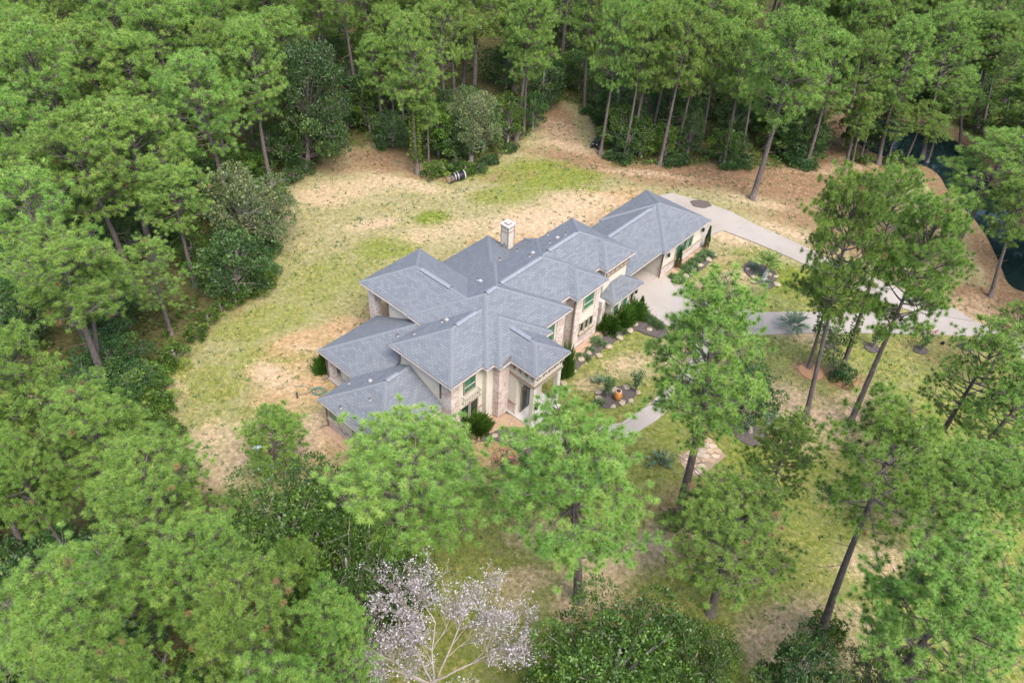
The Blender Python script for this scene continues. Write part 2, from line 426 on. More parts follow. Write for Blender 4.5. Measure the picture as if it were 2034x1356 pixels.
green = patches([(860, 433, 2.0, 1.7, 0, 1.0), (1090, 345, 8, 4.0, 0.2, 0.85), (1010, 385, 5, 2.2, 0.3, 0.7), (1190, 395, 1.0, 3, 0.3, 0.9), (770, 490, 4, 2.5, 0.4, 0.75), (640, 560, 5, 4, 0.3, 0.62),
                 (520, 640, 6, 3, 0.5, 0.65), (430, 760, 4, 3, 0.6, 0.66), (560, 700, 5, 2.2, 0.3, 0.75), (470, 820, 6, 1.8, 0.4, 0.6), (640, 760, 3, 1.2, 0.2, 0.6), (700, 520, 4, 3, 0.2, 0.55), (400, 850, 4, 2, 0.2, 0.45),
                 (1440, 545, 5, 2.2, 0.5, 0.85), (1580, 560, 6, 3.0, -0.3, 0.9), (1500, 500, 3, 1.5, 0, 0.6), (1650, 590, 6, 2, -0.2, 0.8), (1620, 745, 5, 3, 0, 0.55),
                 (1180, 760, 5, 3, 0.7, 0.72), (1230, 690, 4, 2.2, 0.6, 0.7), (1150, 800, 3, 2, 0.5, 0.7), (1330, 850, 5, 3, 0.4, 0.68), (1250, 900, 4, 2.5, 0.2, 0.6), (960, 900, 4, 2, 0, 0.5),
                 (1480, 905, 4, 2.5, 0.5, 0.8), (1660, 950, 6, 3.5, 0.2, 0.66), (1620, 1050, 4, 3.5, 0.3, 0.55), (1720, 1020, 4, 3.5, 0, 0.55), (1640, 880, 4, 2, 0, 0.6), (1800, 690, 6, 3, 0, 0.6), (1760, 760, 5, 2, 0.2, 0.5),
                 (1250, 1050, 4, 2.5, 0.2, 0.5), (1050, 1080, 4, 3, 0.2, 0.55), (1150, 1100, 4, 3, 0.4, 0.5), (1700, 1140, 5, 2, 0.2, 0.45), (1700, 1300, 5, 2, 0, 0.4), (1650, 1000, 8, 6, 0.2, 0.72), (1400, 1100, 6, 4, 0.2, 0.6), (1750, 760, 9, 4, 0, 0.62), (1300, 900, 7, 4, 0.2, 0.66), (200, 800, 6, 5, 0.3, 1.0), (300, 760, 3, 5, 0.4, 1.0), (1450, 1290, 3, 2.5, 0, 0.6),
                 (1000, 1200, 3, 3, 0.4, 0.55), (1640, 392, 3, 1.6, 0, 0.6), (1560, 420, 4, 1.5, -0.4, 0.4), (960, 345, 4, 1.0, 0.1, 0.7), (900, 345, 3.2, 1.8, 0.2, 0.85), (1740, 660, 12, 1.2, 0, 0.6)])
dirt = patches([(690, 375, 5, 2.0, 0.3, 0.66), (640, 390, 3, 1.8, 0, 0.7), (800, 362, 5, 1.0, -0.3, 0.7), (740, 445, 2.6, 1.0, 0.4, 0.7), (1130, 395, 3, 1.6, 0.3, 0.7), (1080, 440, 6, 2.6, 0.3, 1.0), (1160, 405, 4, 2.0, 0.4, 0.9),
                (900, 455, 4, 2, 0.3, 0.5), (830, 470, 3, 1.4, 0, 0.5), (430, 880, 2.5, 2.5, 0.8, 0.6), (450, 930, 3, 1.5, 0.8, 0.66), (335, 780, 1.2, 2.0, 0.3, 0.7), (410, 860, 2, 1, 0.4, 0.5), (540, 745, 2.4, 1.2, -0.5, 0.7),
                (600, 870, 2.4, 1.6, 0.2, 0.7), (640, 845, 1.8, 1.6, 0, 0.75), (1110, 265, 2.5, 4, 0.1, 0.5), (1130, 290, 4, 1.2, -0.4, 0.62), (1290, 345, 6, 0.8, -0.1, 0.5), (1500, 400, 4, 1, -0.3, 0.6), (1580, 465, 4, 0.9, -0.5, 0.75),
                (1470, 470, 4, 1.6, -0.2, 0.72), (1400, 430, 1.5, 0.8, 0, 0.4), (1450, 550, 4, 1.6, 0.3, 0.6), (1350, 700, 3, 1.8, 0.4, 0.6), (1255, 725, 2.4, 1.6, 0.3, 0.62), (1175, 760, 1.5, 1.0, 0.2, 0.55), (1560, 800, 3, 2.6, 0.4, 0.7),
                (1650, 830, 3, 2.2, 0.5, 0.66), (1590, 660, 2, 1.3, 0, 0.75), (1700, 790, 3, 1.2, 0.4, 0.5), (1600, 870, 3, 1.6, 0.2, 0.45), (1660, 985, 2, 1, 0, 0.3), (1740, 1110, 3, 1.5, 0.4, 0.62), (1790, 1030, 1.5, 0.9, 0.2, 0.6),
                (1590, 1240, 3.5, 1.8, 0.4, 0.66), (1660, 1230, 3, 1.2, 0.1, 0.6), (1500, 1270, 1.2, 2.0, 0, 0.62), (1700, 1290, 3, 2.0, 0, 0.45), (1570, 1300, 2, 1.5, 0, 0.6), (1230, 1110, 5, 1.5, 0.35, 0.7), (1170, 1180, 3, 1.5, 0.5, 0.66),
                (1320, 1060, 3, 1.4, 0.3, 0.55), (1050, 1150, 2, 1, 0.3, 0.6), (1010, 1180, 1.5, 1.5, 0, 0.5), (1060, 1060, 2, 1.3, 0.3, 0.5), (1940, 640, 3, 1.0, 0, 0.6), (1900, 610, 5, 2, 0, 0.5), (1620, 340, 4, 0.8, 0, 0.4), (1690, 330, 4, 0.8, 0.2, 0.45), (600, 690, 1.5, 0.7, 0, 0.5)])
clay = patches([(560, 740, 3, 1.2, 0.3, 0.55), (690, 650, 2.5, 1.6, 0.4, 0.75), (1000, 480, 3.5, 1.5, 0.3, 0.7), (1120, 440, 4, 1.6, 0.3, 0.6), (930, 890, 3, 1.6, 0.2, 0.66), (1420, 520, 2.5, 1.2, 0.3, 0.4), (600, 680, 3.5, 1.6, 0.5, 0.75), (600, 770, 3.4, 1.4, 0.2, 0.7), (620, 720, 2, 1.4, 0.2, 0.6), (1060, 470, 4, 1.4, 0.4, 0.75), (1190, 430, 2, 3, 0.3, 0.6), (1230, 395, 4, 2, 0.4, 0.7), (570, 790, 3, 1.4, 0.1, 0.66), (640, 880, 2.2, 1.6, 0, 0.62), (680, 880, 1.5, 1.2, 0, 0.7),
                (970, 930, 3, 1.4, 0.3, 0.6), (980, 900, 2.4, 1.2, 0.2, 0.5), (1300, 600, 1, 3, 0.6, 0.5), (760, 610, 1.5, 1.5, 0, 0.7), (1560, 440, 3, 1, -0.4, 0.3), (560, 900, 3, 1.2, 0, 0.4)])
litter = patches([(1110, 250, 2.2, 7, 0.1, 0.85), (1150, 310, 6, 2.0, -0.2, 0.8), (1250, 335, 8, 1.6, -0.1, 0.85), (1400, 345, 11, 3.4, 0, 0.95), (1560, 360, 10, 4.5, 0, 0.95), (1700, 335, 7, 3.0, 0, 0.95), (1310, 295, 1.0, 4, 0, 0.8), (1410, 310, 1.2, 4, 0, 0.8), (1640, 285, 2.5, 4, 0, 0.95),
                  (1970, 600, 6, 3, 0, 0.95), (1650, 425, 8, 4, 0, 0.75), (1760, 480, 9, 4, 0, 0.8), (780, 320, 7, 3, 0, 0.8), (680, 320, 5, 3, 0, 0.62), (850, 350, 4, 1.0, 0, 0.6), (1000, 350, 4, 1.2, 0.3, 0.4), (1610, 735, 1.5, 1.2, 0, 0.95), (1675, 750, 2, 1.5, 0, 0.8), (1630, 840, 1.5, 1.2, 0, 0.6),
                  (1630, 1268, 1.2, 1, 0, 0.5), (1760, 900, 5, 3, 0, 0.42), (1900, 700, 5, 2.5, 0, 0.4), (450, 545, 3, 6, 0.3, 0.5), (1200, 1230, 4, 1.4, 0.3, 0.5), (1360, 990, 3, 1.8, 0.3, 0.55), (1700, 820, 4, 2, 0.2, 0.45), (1850, 300, 14, 5, -0.3, 0.5)])
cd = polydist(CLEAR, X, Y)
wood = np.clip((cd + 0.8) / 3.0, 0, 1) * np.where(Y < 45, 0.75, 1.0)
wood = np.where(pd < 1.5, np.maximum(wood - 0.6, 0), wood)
litter = np.where((pd < 2.2) & (pd > -1), np.maximum(litter, 0.8), litter)
dirt = np.where(cd > 1.5, 0, dirt)
base_g = np.where((Y < 46) & (X > -8), 0.74, np.where((Y < 60) & (X > 8), 0.66, np.where(Y < 62, 0.46, 0.32)))
green = np.maximum(green, base_g)
V = np.stack([X, Y, Z], -1).reshape(-1, 3)
ii = np.arange((ny - 1) * (nx - 1)); r_, c_ = ii // (nx - 1), ii % (nx - 1)
q = r_ * nx + c_
F = np.stack([q, q + 1, q + nx + 1, q + nx], -1)
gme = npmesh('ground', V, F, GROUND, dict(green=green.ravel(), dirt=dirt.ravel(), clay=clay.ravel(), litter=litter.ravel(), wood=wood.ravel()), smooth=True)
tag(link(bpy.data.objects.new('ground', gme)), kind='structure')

# pond water
mm, t, b = mat('pond_water')
b.inputs['Base Color'].default_value = (0.006, 0.014, 0.014, 1); b.inputs['Roughness'].default_value = 0.03
b.inputs['Specular IOR Level'].default_value = 0.5; b.inputs['IOR'].default_value = 1.33
bump(t, b, noise(t, 1.4, 2, 0.5, objco(t)), 0.06, 0.05)
MB().poly([(x, y, -0.28) for x, y in POND]).obj('pond_water', mm)['kind'] = 'structure'

# driveways and walk
def slab(name, poly, z, mt, thick=0.12):
    o = MB().prism([tuple(p) for p in poly], z - thick, z).obj(name, mt); o['kind'] = 'structure'; return o
slab('motor_court', COURT, 0.050, CONC, 0.2)
slab('driveway', SIDE, 0.046, DRIVE, 0.2); slab('driveway', STRIP, 0.041, DRIVE, 0.2)
wc = [at(*p)[:2] for p in WALKC]; Lf, Rt = [], []
for i, p in enumerate(wc):
    d = wc[min(i + 1, len(wc) - 1)] - wc[max(i - 1, 0)]; d /= np.linalg.norm(d); n = np.array([-d[1], d[0]])
    Lf.append(tuple(p + n * 0.75)); Rt.append(tuple(p - n * 0.75))
slab('footpath', Lf + Rt[::-1], 0.036, CONC, 0.2)

# ------------------------------------------------------------------ house
HY = math.radians(40.36)
HO = at(988, 832)
house = empty('house', (HO[0], HO[1], 0), math.pi / 2 - HY)
tag(house, 'large cream two storey house with grey shingled hip roofs and brick piers', 'house')
_a = np.array([math.sin(HY), math.cos(HY)]); _b = np.array([math.cos(HY), -math.sin(HY)])
def hw(u, v, z=0.0):
    p = HO[:2] + u * _a + v * _b; return (p[0], p[1], z)
class HB(MB):
    """boxes in house coordinates u (along the front), v (towards the front lawn), z"""
    def b(s, u0, u1, v0, v1, z0, z1): return s.box(u0, u1, -v1, -v0, z0, z1)
SL = 0.5
BL = {}
def block(name, u0, u1, v0, v1, ze, sides='lrfb', extra=()):
    pl = []
    if 'l' in sides: pl.append((1, 0, -u0))
    if 'r' in sides: pl.append((-1, 0, u1))
    if 'b' in sides: pl.append((0, 1, -v0))
    if 'f' in sides: pl.append((0, -1, v1))
    BL[name] = dict(rect=(u0, u1, v0, v1), ze=ze, pl=pl + list(extra), sides=sides)
block('M1', -1.10, 8.57, -8.74, -0.24, 6.0)
block('R1', -1.04, 5.43, -14.47, -4.0, 6.0, 'lrb')
block('R5', 3.0, 13.68, -8.35, -1.40, 6.0, 'rfb')
block('J', 9.70, 13.68, -4.6, -0.50, 6.0, 'lrf')
block('R3', 8.0, 18.50, -8.35, -2.0, 6.0, 'rfb')
block('K', 14.40, 18.50, -5.0, -1.22, 6.0, 'lrf')
block('F', -4.28, 3.0, -7.10, -0.68, 6.0, 'lfb')
block('T', -0.35, 5.38, -5.5, 0.38, 6.0, 'lrf')
block('P', 0.81, 4.61, -2.5, 2.83, 6.0, 'lrf')
block('R2', 5.0, 14.2, -14.7, -7.9, 3.0, 'rb')
block('bump', 12.6, 17.2, -11.95, -7.9, 3.0, 'rb', [(-0.707, 0.707, 0.707 * 28.3)])
block('L', -9.85, -3.85, -8.95, -1.85, 3.0, 'lfb')
block('S', -6.65, -0.62, -13.17, -6.6, 3.0, 'lb')
block('G', 23.55, 31.40, -8.70, -1.03, 3.3)
block('W', 18.05, 27.2, -8.45, -1.41, 3.3, 'fb')
block('Y', 14.40, 18.75, -1.66, -0.03, 3.1, 'lrf')
def clip(poly, h):
    """keep the part of a convex polygon where a*u + b*v + c >= 0"""
    out = []; a, b_, c = h
    for i in range(len(poly)):
        p, q_ = poly[i], poly[(i + 1) % len(poly)]
        dp = a * p[0] + b_ * p[1] + c; dq = a * q_[0] + b_ * q_[1] + c
        if dp >= 0: out.append(p)
        if (dp > 1e-9 and dq < -1e-9) or (dp < -1e-9 and dq > 1e-9):
            s_ = dp / (dp - dq); out.append((p[0] + s_ * (q_[0] - p[0]), p[1] + s_ * (q_[1] - p[1])))
    return out
def area(p): return 0.5 * abs(sum(p[i][0] * p[(i + 1) % len(p)][1] - p[(i + 1) % len(p)][0] * p[i][1] for i in range(len(p))))
def covers(j, hplane, zi, tie):
    """half planes of the region where block j's roof lies above the plane z = hplane"""
    B = BL[j]; u0, u1, v0, v1 = B['rect']; e = 0.36 if abs(B['ze'] - zi) > 0.5 else 0.0
    H = [(1, 0, -(u0 + e)), (-1, 0, u1 - e), (0, 1, -(v0 + e)), (0, -1, v1 - e)]
    eps = 1e-4 if tie else -1e-4
    for (a, b_, c) in B['pl']:
        H.append((SL * a - hplane[0], SL * b_ - hplane[1], SL * c + B['ze'] - hplane[2] + eps))
    return H
names = list(BL)
roofmb = MB(); caps = []; under = MB()
for i, nme in enumerate(names):
    B = BL[nme]; u0, u1, v0, v1 = B['rect']
    for k, (a, b_, c) in enumerate(B['pl']):
        hp = (SL * a, SL * b_, SL * c + B['ze'])
        poly = [(u0, v0), (u1, v0), (u1, v1), (u0, v1)]
        for k2, (a2, b2, c2) in enumerate(B['pl']):
            if k2 != k: poly = clip(poly, (a2 - a, b2 - b_, c2 - c))
            if len(poly) < 3: break
        if len(poly) < 3: continue
        poly = clip(poly, (a, b_, c))
        parts = [poly]
        for j, nj in enumerate(names):
            if nj == nme: continue
            H = covers(nj, hp, B['ze'], j < i); new = []
            for p in parts:
                rest = p
                for h in H:
                    o_ = clip(rest, (-h[0], -h[1], -h[2]))
                    if len(o_) >= 3 and area(o_) > 1e-4: new.append(o_)
                    rest = clip(rest, h)
                    if len(rest) < 3: break
            parts = new
        g = math.sqrt(1 + SL * SL)
        for p in parts:
            if area(p) < 3e-3: continue
            pts = [(x, -y, hp[0] * x + hp[1] * y + hp[2]) for x, y in p]
            uv = [(x * (b_) + y * (-a) if False else (x * abs(b_) + y * abs(a)), (a * x + b_ * y + c) * g) for x, y in p]
            # counter-clockwise seen from above
            s_ = sum(pts[q_][0] * pts[(q_ + 1) % len(pts)][1] - pts[(q_ + 1) % len(pts)][0] * pts[q_][1] for q_ in range(len(pts)))
            if s_ < 0: pts = pts[::-1]; uv = uv[::-1]
            roofmb.poly(pts, uv)
    # hips and ridges of this block, cut where another roof lies above
    for k in range(len(B['pl'])):
        for k2 in range(k + 1, len(B['pl'])):
            A1, A2 = B['pl'][k], B['pl'][k2]
            n = (A1[0] - A2[0], A1[1] - A2[1], A1[2] - A2[2])
            if abs(n[0]) + abs(n[1]) < 1e-6: continue
            dirv = np.array([-n[1], n[0]]) / math.hypot(n[0], n[1]); p0 = -np.array(n[:2]) * n[2] / (n[0] ** 2 + n[1] ** 2)
            lo, hi = -99.0, 99.0
            H = [(1, 0, -u0), (-1, 0, u1), (0, 1, -v0), (0, -1, v1), A1] + [(q_[0] - A1[0], q_[1] - A1[1], q_[2] - A1[2]) for q3, q_ in enumerate(B['pl']) if q3 not in (k, k2)]
            for h in H:
                d0 = h[0] * p0[0] + h[1] * p0[1] + h[2]; dd = h[0] * dirv[0] + h[1] * dirv[1]
                if abs(dd) < 1e-9:
                    if d0 < -1e-6: hi = lo - 1
                elif dd > 0: lo = max(lo, -d0 / dd)
                else: hi = min(hi, -d0 / dd)
            if hi - lo < 0.2: continue
            iv = [(lo, hi)]
            hp = (SL * A1[0], SL * A1[1], SL * A1[2] + B['ze'])
            for j, nj in enumerate(names):
                if nj == nme: continue
                l2, h2 = -99.0, 99.0
                for h in covers(nj, hp, B['ze'], j < i):
                    d0 = h[0] * p0[0] + h[1] * p0[1] + h[2]; dd = h[0] * dirv[0] + h[1] * dirv[1]
                    if abs(dd) < 1e-9:
                        if d0 < 0: h2 = l2 - 1
                    elif dd > 0: l2 = max(l2, -d0 / dd)
                    else: h2 = min(h2, -d0 / dd)
                if h2 > l2:
                    iv = [x for a0, b0 in iv for x in ((a0, min(b0, l2)), (max(a0, h2), b0)) if x[1] - x[0] > 0.15]
            for a0, b0 in iv: caps.append((nme, p0 + dirv * a0, p0 + dirv * b0, A1, A2))
roof = roofmb.obj('roof', ROOF, house)
def zat(nme, pl, p): return BL[nme]['ze'] + SL * (pl[0] * p[0] + pl[1] * p[1] + pl[2])
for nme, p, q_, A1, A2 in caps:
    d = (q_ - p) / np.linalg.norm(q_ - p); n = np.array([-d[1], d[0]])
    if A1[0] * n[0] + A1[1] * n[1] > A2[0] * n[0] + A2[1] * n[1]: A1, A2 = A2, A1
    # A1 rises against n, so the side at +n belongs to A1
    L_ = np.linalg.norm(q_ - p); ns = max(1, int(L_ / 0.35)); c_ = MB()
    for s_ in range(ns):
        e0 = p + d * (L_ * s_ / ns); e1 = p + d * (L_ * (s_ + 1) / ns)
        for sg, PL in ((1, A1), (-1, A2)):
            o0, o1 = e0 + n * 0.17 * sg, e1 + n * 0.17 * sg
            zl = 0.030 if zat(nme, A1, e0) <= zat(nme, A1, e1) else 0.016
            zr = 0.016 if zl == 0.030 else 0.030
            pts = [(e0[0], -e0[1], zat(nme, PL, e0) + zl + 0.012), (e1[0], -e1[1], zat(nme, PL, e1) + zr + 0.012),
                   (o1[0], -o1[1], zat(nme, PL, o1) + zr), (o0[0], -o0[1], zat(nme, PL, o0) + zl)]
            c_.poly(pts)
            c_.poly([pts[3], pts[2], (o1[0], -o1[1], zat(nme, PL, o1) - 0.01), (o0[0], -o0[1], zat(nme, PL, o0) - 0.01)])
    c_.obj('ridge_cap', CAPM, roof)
# eave boards
for i, (nme, B) in enumerate(BL.items()):
    u0, u1, v0, v1 = B['rect']; ze = B['ze']; e = -0.030 + 0.0015 * i
    sd_ = B['sides']; q0 = u0 + (e if 'l' in sd_ else 0.3); q1 = u1 - (e if 'r' in sd_ else 0.3); r0 = v0 + (e if 'b' in sd_ else 0.3); r1 = v1 - (e if 'f' in sd_ else 0.3)
    if nme == 'bump':
        t1 = HB(); t2 = HB()
        pl_ = [(q0, -r1), (q0, -r0), (16.35, -r0), (q1, 11.1), (q1, -r1)]
        t1.prism(pl_, ze - 0.075, ze - 0.012 - 0.001 * i); t2.prism([(x - 0.02, y + 0.0) for x, y in pl_], ze - 0.22, ze - 0.078)
    else:
        t1 = HB().b(q0, q1, r0, r1, ze - 0.075, ze - 0.012 - 0.001 * i); e2 = -0.075 + 0.003 * i; t2 = HB().b(u0 + (e2 if 'l' in sd_ else 0.3), u1 - (e2 if 'r' in sd_ else 0.3), v0 + (e2 if 'b' in sd_ else 0.3), v1 - (e2 if 'f' in sd_ else 0.3), ze - 0.21 - 0.001 * i, ze - 0.078 - 0.0005 * i)
    d_ = t1.obj('drip_edge', DRIP, roof); t2.obj('fascia', FASCIA, roof)
# ridge vents
def rvent(p, q_, z, w_=0.20):
    p = np.array(p, float); q_ = np.array(q_, float); d = (q_ - p) / np.linalg.norm(q_ - p); n = np.array([-d[1], d[0]])
    m_ = MB()
    for sg in (1, -1):
        a0, a1 = p + n * w_ * sg, q_ + n * w_ * sg
        m_.poly([(p[0], -p[1], z + 0.12), (q_[0], -q_[1], z + 0.12), (a1[0], -a1[1], z + 0.04), (a0[0], -a0[1], z + 0.04)])
        m_.poly([(a0[0], -a0[1], z + 0.04), (a1[0], -a1[1], z + 0.04), (a1[0], -a1[1], z - 0.14), (a0[0], -a0[1], z - 0.14)])
    m_.obj('ridge_vent', plain('vent_strip', (0.14, 0.155, 0.18), 0.8, 0.1) if 'vent_strip' not in bpy.data.materials else bpy.data.materials['vent_strip'], roof)
rvent((2.195, -10.6), (2.195, -7.3), 7.62); rvent((3.2, -4.49), (4.25, -4.49), 8.125); rvent((5.2, -4.875), (10.0, -4.875), 7.74)
rvent((11.3, -5.175), (15.0, -5.175), 7.59); rvent((-0.6, -3.89), (1.5, -3.89), 7.605); rvent((2.71, -1.4), (2.71, 0.6), 6.95)
rvent((-6.2, -5.4), (-5.1, -5.4), 4.775); rvent((19.6, -4.93), (26.2, -4.93), 5.06)
# vents and pipes on the slopes, found by looking down on the roof
def roofz(u, v):
    best = -1
    for B in BL.values():
        u0, u1, v0, v1 = B['rect']
        if u0 <= u <= u1 and v0 <= v <= v1: best = max(best, B['ze'] + SL * min(a * u + b_ * v + c for a, b_, c in B['pl']))
    return best
def onroof(px, py):
    z = 9.0
    for _ in range(400):
        p = at(px, py, z)[:2] - HO[:2]; u, v = p @ _a, p @ _b
        if roofz(u, v) >= z: return u, v, z
        z -= 0.02
    return u, v, z
for px, py in ((898, 552 + 4), (1003, 508), (1104, 467), (795, 713 - 5), (888, 642), (648, 782 + 40)):
    pass
def turtle(px, py):
    u, v, z = onroof(px, py)
    b_ = HB(); n = 10
    b_.b(u - 0.15, u + 0.15, v - 0.15, v + 0.15, z - 0.1, z + 0.08)
    b_.tube([(u, -v, z + 0.06), (u, -v, z + 0.16)], [0.09, 0.09], 8)
    o = b_.obj('roof_vent', PIPEM, roof)
    c_ = MB(); c_.tube([(u, -v, z + 0.16), (u, -v, z + 0.24)], [0.17, 0.08], 8); c_.obj('roof_vent_hood', PIPEM, roof)
    HB().b(u - 0.12, u + 0.12, v + 0.155, v + 0.17, z - 0.04, z + 0.10).obj('roof_vent_opening', DARK, roof)
def pipe(px, py, h=0.38):
    u, v, z = onroof(px, py)
    MB().tube([(u, -v, z - 0.1), (u, -v, z + 0.05), (u, -v, z + 0.12)], [0.13, 0.11, 0.05], 8).obj('vent_boot', PIPEM, roof)
    MB().tube([(u, -v, z), (u, -v, z + h)], 0.055, 6).obj('vent_pipe', DOWN, roof)
for p in ((954, 560), (1058, 504), (1107, 474), (887, 637), (736, 758)): turtle(*p)
for p in ((948, 557), (993, 517), (1027, 499), (1052, 510), (1092, 483), (1123, 467), (1088, 467), (823, 664), (878, 640), (790, 668), (693, 762), (735, 795), (677, 811)): pipe(*p)

# walls
def wall(u0, u1, v0, v1, z1, mt=STUCCO, z0=0.0): return HB().b(u0, u1, v0, v1, z0, z1).obj('wall', mt, house)
wall(-3.86, 3.2, -6.68, -1.10, 5.82)                # front left wing
wall(0.06, 4.96, -4.2, -0.03, 5.83, BRICK)          # stair tower
wall(-0.63, 8.14, -8.30, -0.66, 5.84)               # main body
wall(8.0, 13.26, -7.93, -1.83, 5.85)
wall(10.12, 13.27, -4.0, -0.92, 5.86)
wall(12.9, 18.07, -7.92, -2.44, 5.87)
wall(14.82, 18.08, -3.0, -1.64, 5.88)
wall(-0.62, 5.01, -11.55, -8.0, 5.81)               # rear room under the tall porch
wall(14.83, 18.33, -1.7, -0.45, 2.95)               # bay
wall(-9.43, -3.8, -8.54, -2.27, 2.85)
wall(-5.65, -0.5, -11.9, -8.5, 2.86)
wall(23.97, 30.98, -8.28, -1.45, 3.15)
wall(5.5, 13.6, -10.5, -7.8, 2.84); wall(13.4, 16.6, -11.4, -7.85, 2.83)
HB().b(18.2, 23.9, -8.05, -7.9, 0, 3.1).obj('wall', plain('dark_boards', (0.09, 0.075, 0.055), 0.9, 0.3), house)
# brick base course and its cap
def base(u0, u1, v0, v1, h=1.0):
    HB().b(u0, u1, v0, v1, 0, h).obj('brick_base', BRICK, house)
    HB().b(u0 - 0.05, u1 + 0.05, v0 - 0.05, v1 + 0.05, h, h + 0.14).obj('base_cap', LIME if h < 1.05 else TRIM, house)
base(-2.9 + 1.7, 0.06, -1.3, -1.04, 1.3); base(-3.92, -3.0, -1.3, -1.04, 1.3)
base(1.17, 1.20, 0.0, 0.72, 1.3)
base(23.91, 31.04, -1.6, -1.39, 1.0); base(-9.49, -9.3, -8.60, -2.2, 1.0); base(14.77, 18.39, -1.5, -0.39, 1.0)
base(5.0, 7.6, -0.9, -0.60, 1.3); HB().b(10.72, 12.72, -1.1, -0.87, 0, 1.28).obj('brick_base', BRICK, house)
# brick piers
def pier(u0, u1, v0, v1, z1=5.80): HB().b(u0, u1, v0, v1, 0, z1).obj('pier', BRICK, house)
pier(-3.93, -3.1, -2.02, -1.03); pier(10.05, 10.72, -2.6, -0.85); pier(12.72, 13.34, -2.2, -0.855)
pier(7.35, 8.2, -1.4, -0.59); pier(14.0, 14.6, -1.5, -0.95, 3.0)
pier(-0.66, 0.05, -14.05, -13.3); pier(4.3, 5.0, -14.04, -13.29)     # tall rear porch
pier(-6.25, -5.75, -12.78, -12.28, 2.83); pier(13.4, 13.9, -14.3, -13.8, 2.83); pier(8.5, 9.0, -14.29, -13.79, 2.83)
HB().b(-6.32, -6.27, -12.84, -12.76, 0, 2.83).obj('downspout', FASCIA, house)
# porch floors
TILE = plain('porch_tile', (0.36, 0.345, 0.33), 0.5, 0.1, 4)
HB().b(1.05, 4.5, -0.2, 2.65, 0, 0.16).obj('porch_floor', TILE, house)
HB().b(-6.45, -0.5, -12.95, -8.4, 0, 0.15).obj('porch_floor', CONC, house)
HB().b(-0.9, 14.0, -14.35, -8.0, 0, 0.14).obj('porch_floor', CONC, house)
HB().b(18.0, 24.1, -8.0, -1.5, -0.1, 0.06).obj('breezeway_floor', CONC, house)
# front porch: four square columns under a deep stucco band
for u, v in ((1.20, 2.06), (3.98, 2.06)):
    HB().b(u, u + 0.36, v, v + 0.36, 0.05, 4.05).obj('column', STUCCO, house)
HB().b(1.20, 1.62, 0.0, 0.72, 0.05, 4.05).obj('column', STUCCO, house); HB().b(3.92, 4.34, 0.0, 0.72, 0.05, 4.05).obj('column', STUCCO, house)
HB().b(1.19, 4.35, -0.1, 2.43, 4.04, 5.79).obj('porch_band', STUCCO, house)
for z0, z1, o_ in ((4.22, 4.48, 0.07), (5.46, 5.62, 0.05)):
    HB().b(1.19 - o_, 4.35 + o_, 0.02, 2.43 + o_, z0, z1).obj('band_trim', TRIM, house)
def bracket(u, v, face):
    m_ = MB()
    prof = [(0, 4.9), (0.07, 4.9), (0.10, 5.12), (0.20, 5.28), (0.33, 5.36), (0.33, 5.45), (0, 5.45)]
    if face == 'f':
        m_.v = [(u - 0.06, -(v + d), z) for d, z in prof] + [(u + 0.06, -(v + d), z) for d, z in prof]
    else:
        m_.v = [(u - d, -(v - 0.06), z) for d, z in prof] + [(u - d, -(v + 0.06), z) for d, z in prof]
    k = len(prof); m_.f = [tuple(range(k)), tuple(range(2 * k - 1, k - 1, -1))] + [(i, (i + 1) % k, k + (i + 1) % k, k + i) for i in range(k)]
    m_.obj('bracket', TRIM, house)
for u in (1.45, 2.15, 2.78, 3.41, 4.10): bracket(u, 2.43, 'f')
for v in (0.45, 1.05, 1.65, 2.25): bracket(1.19, v, 'l')
for u in (15.05, 15.65, 16.25, 16.9, 17.5, 17.95): bracket(u, -1.64, 'f')
HB().b(14.76, 18.14, -2.4, -1.57, 4.62, 4.84).obj('band_trim', TRIM, house)
# front door behind the porch
HB().b(1.55, 4.0, -0.1, 0.80, 0.16, 4.03).obj('wall', STUCCO, house)
dr = HB().b(1.72, 3.38, 0.80, 0.86, 0.17, 2.75); dr.obj('front_door', plain('iron_door', (0.03, 0.042, 0.05), 0.35, 0.3), house)
dd = bpy.data.objects[-1] if False else [o for o in house.children if o.name.startswith('front_door')][0]
g_ = MB()
for du in (1.80, 2.60):
    HB().b(du, du + 0.70, 0.862, 0.875, 0.40, 2.55).obj('door_pane', DARKGLASS, dd)
    for q_ in range(3): g_.tube([(du + 0.16 + 0.15 * q_, -0.89, 0.45), (du + 0.16 + 0.15 * q_, -0.89, 2.35)], 0.014, 5)
    for q_ in range(4):
        cz = 0.75 + q_ * 0.45
        g_.tube([(du + 0.31 + 0.2 * math.cos(a_), -0.89, cz + 0.2 * math.sin(a_)) for a_ in np.linspace(0, 2 * math.pi, 9)], 0.014, 5)
g_.obj('door_grille', DARK, dd)
HB().b(1.63, 1.718, 0.80, 0.90, 0.17, 2.85).b(3.382, 3.47, 0.80, 0.90, 0.17, 2.85).b(1.63, 3.47, 0.80, 0.91, 2.752, 2.87).obj('door_frame', TRIM, dd)
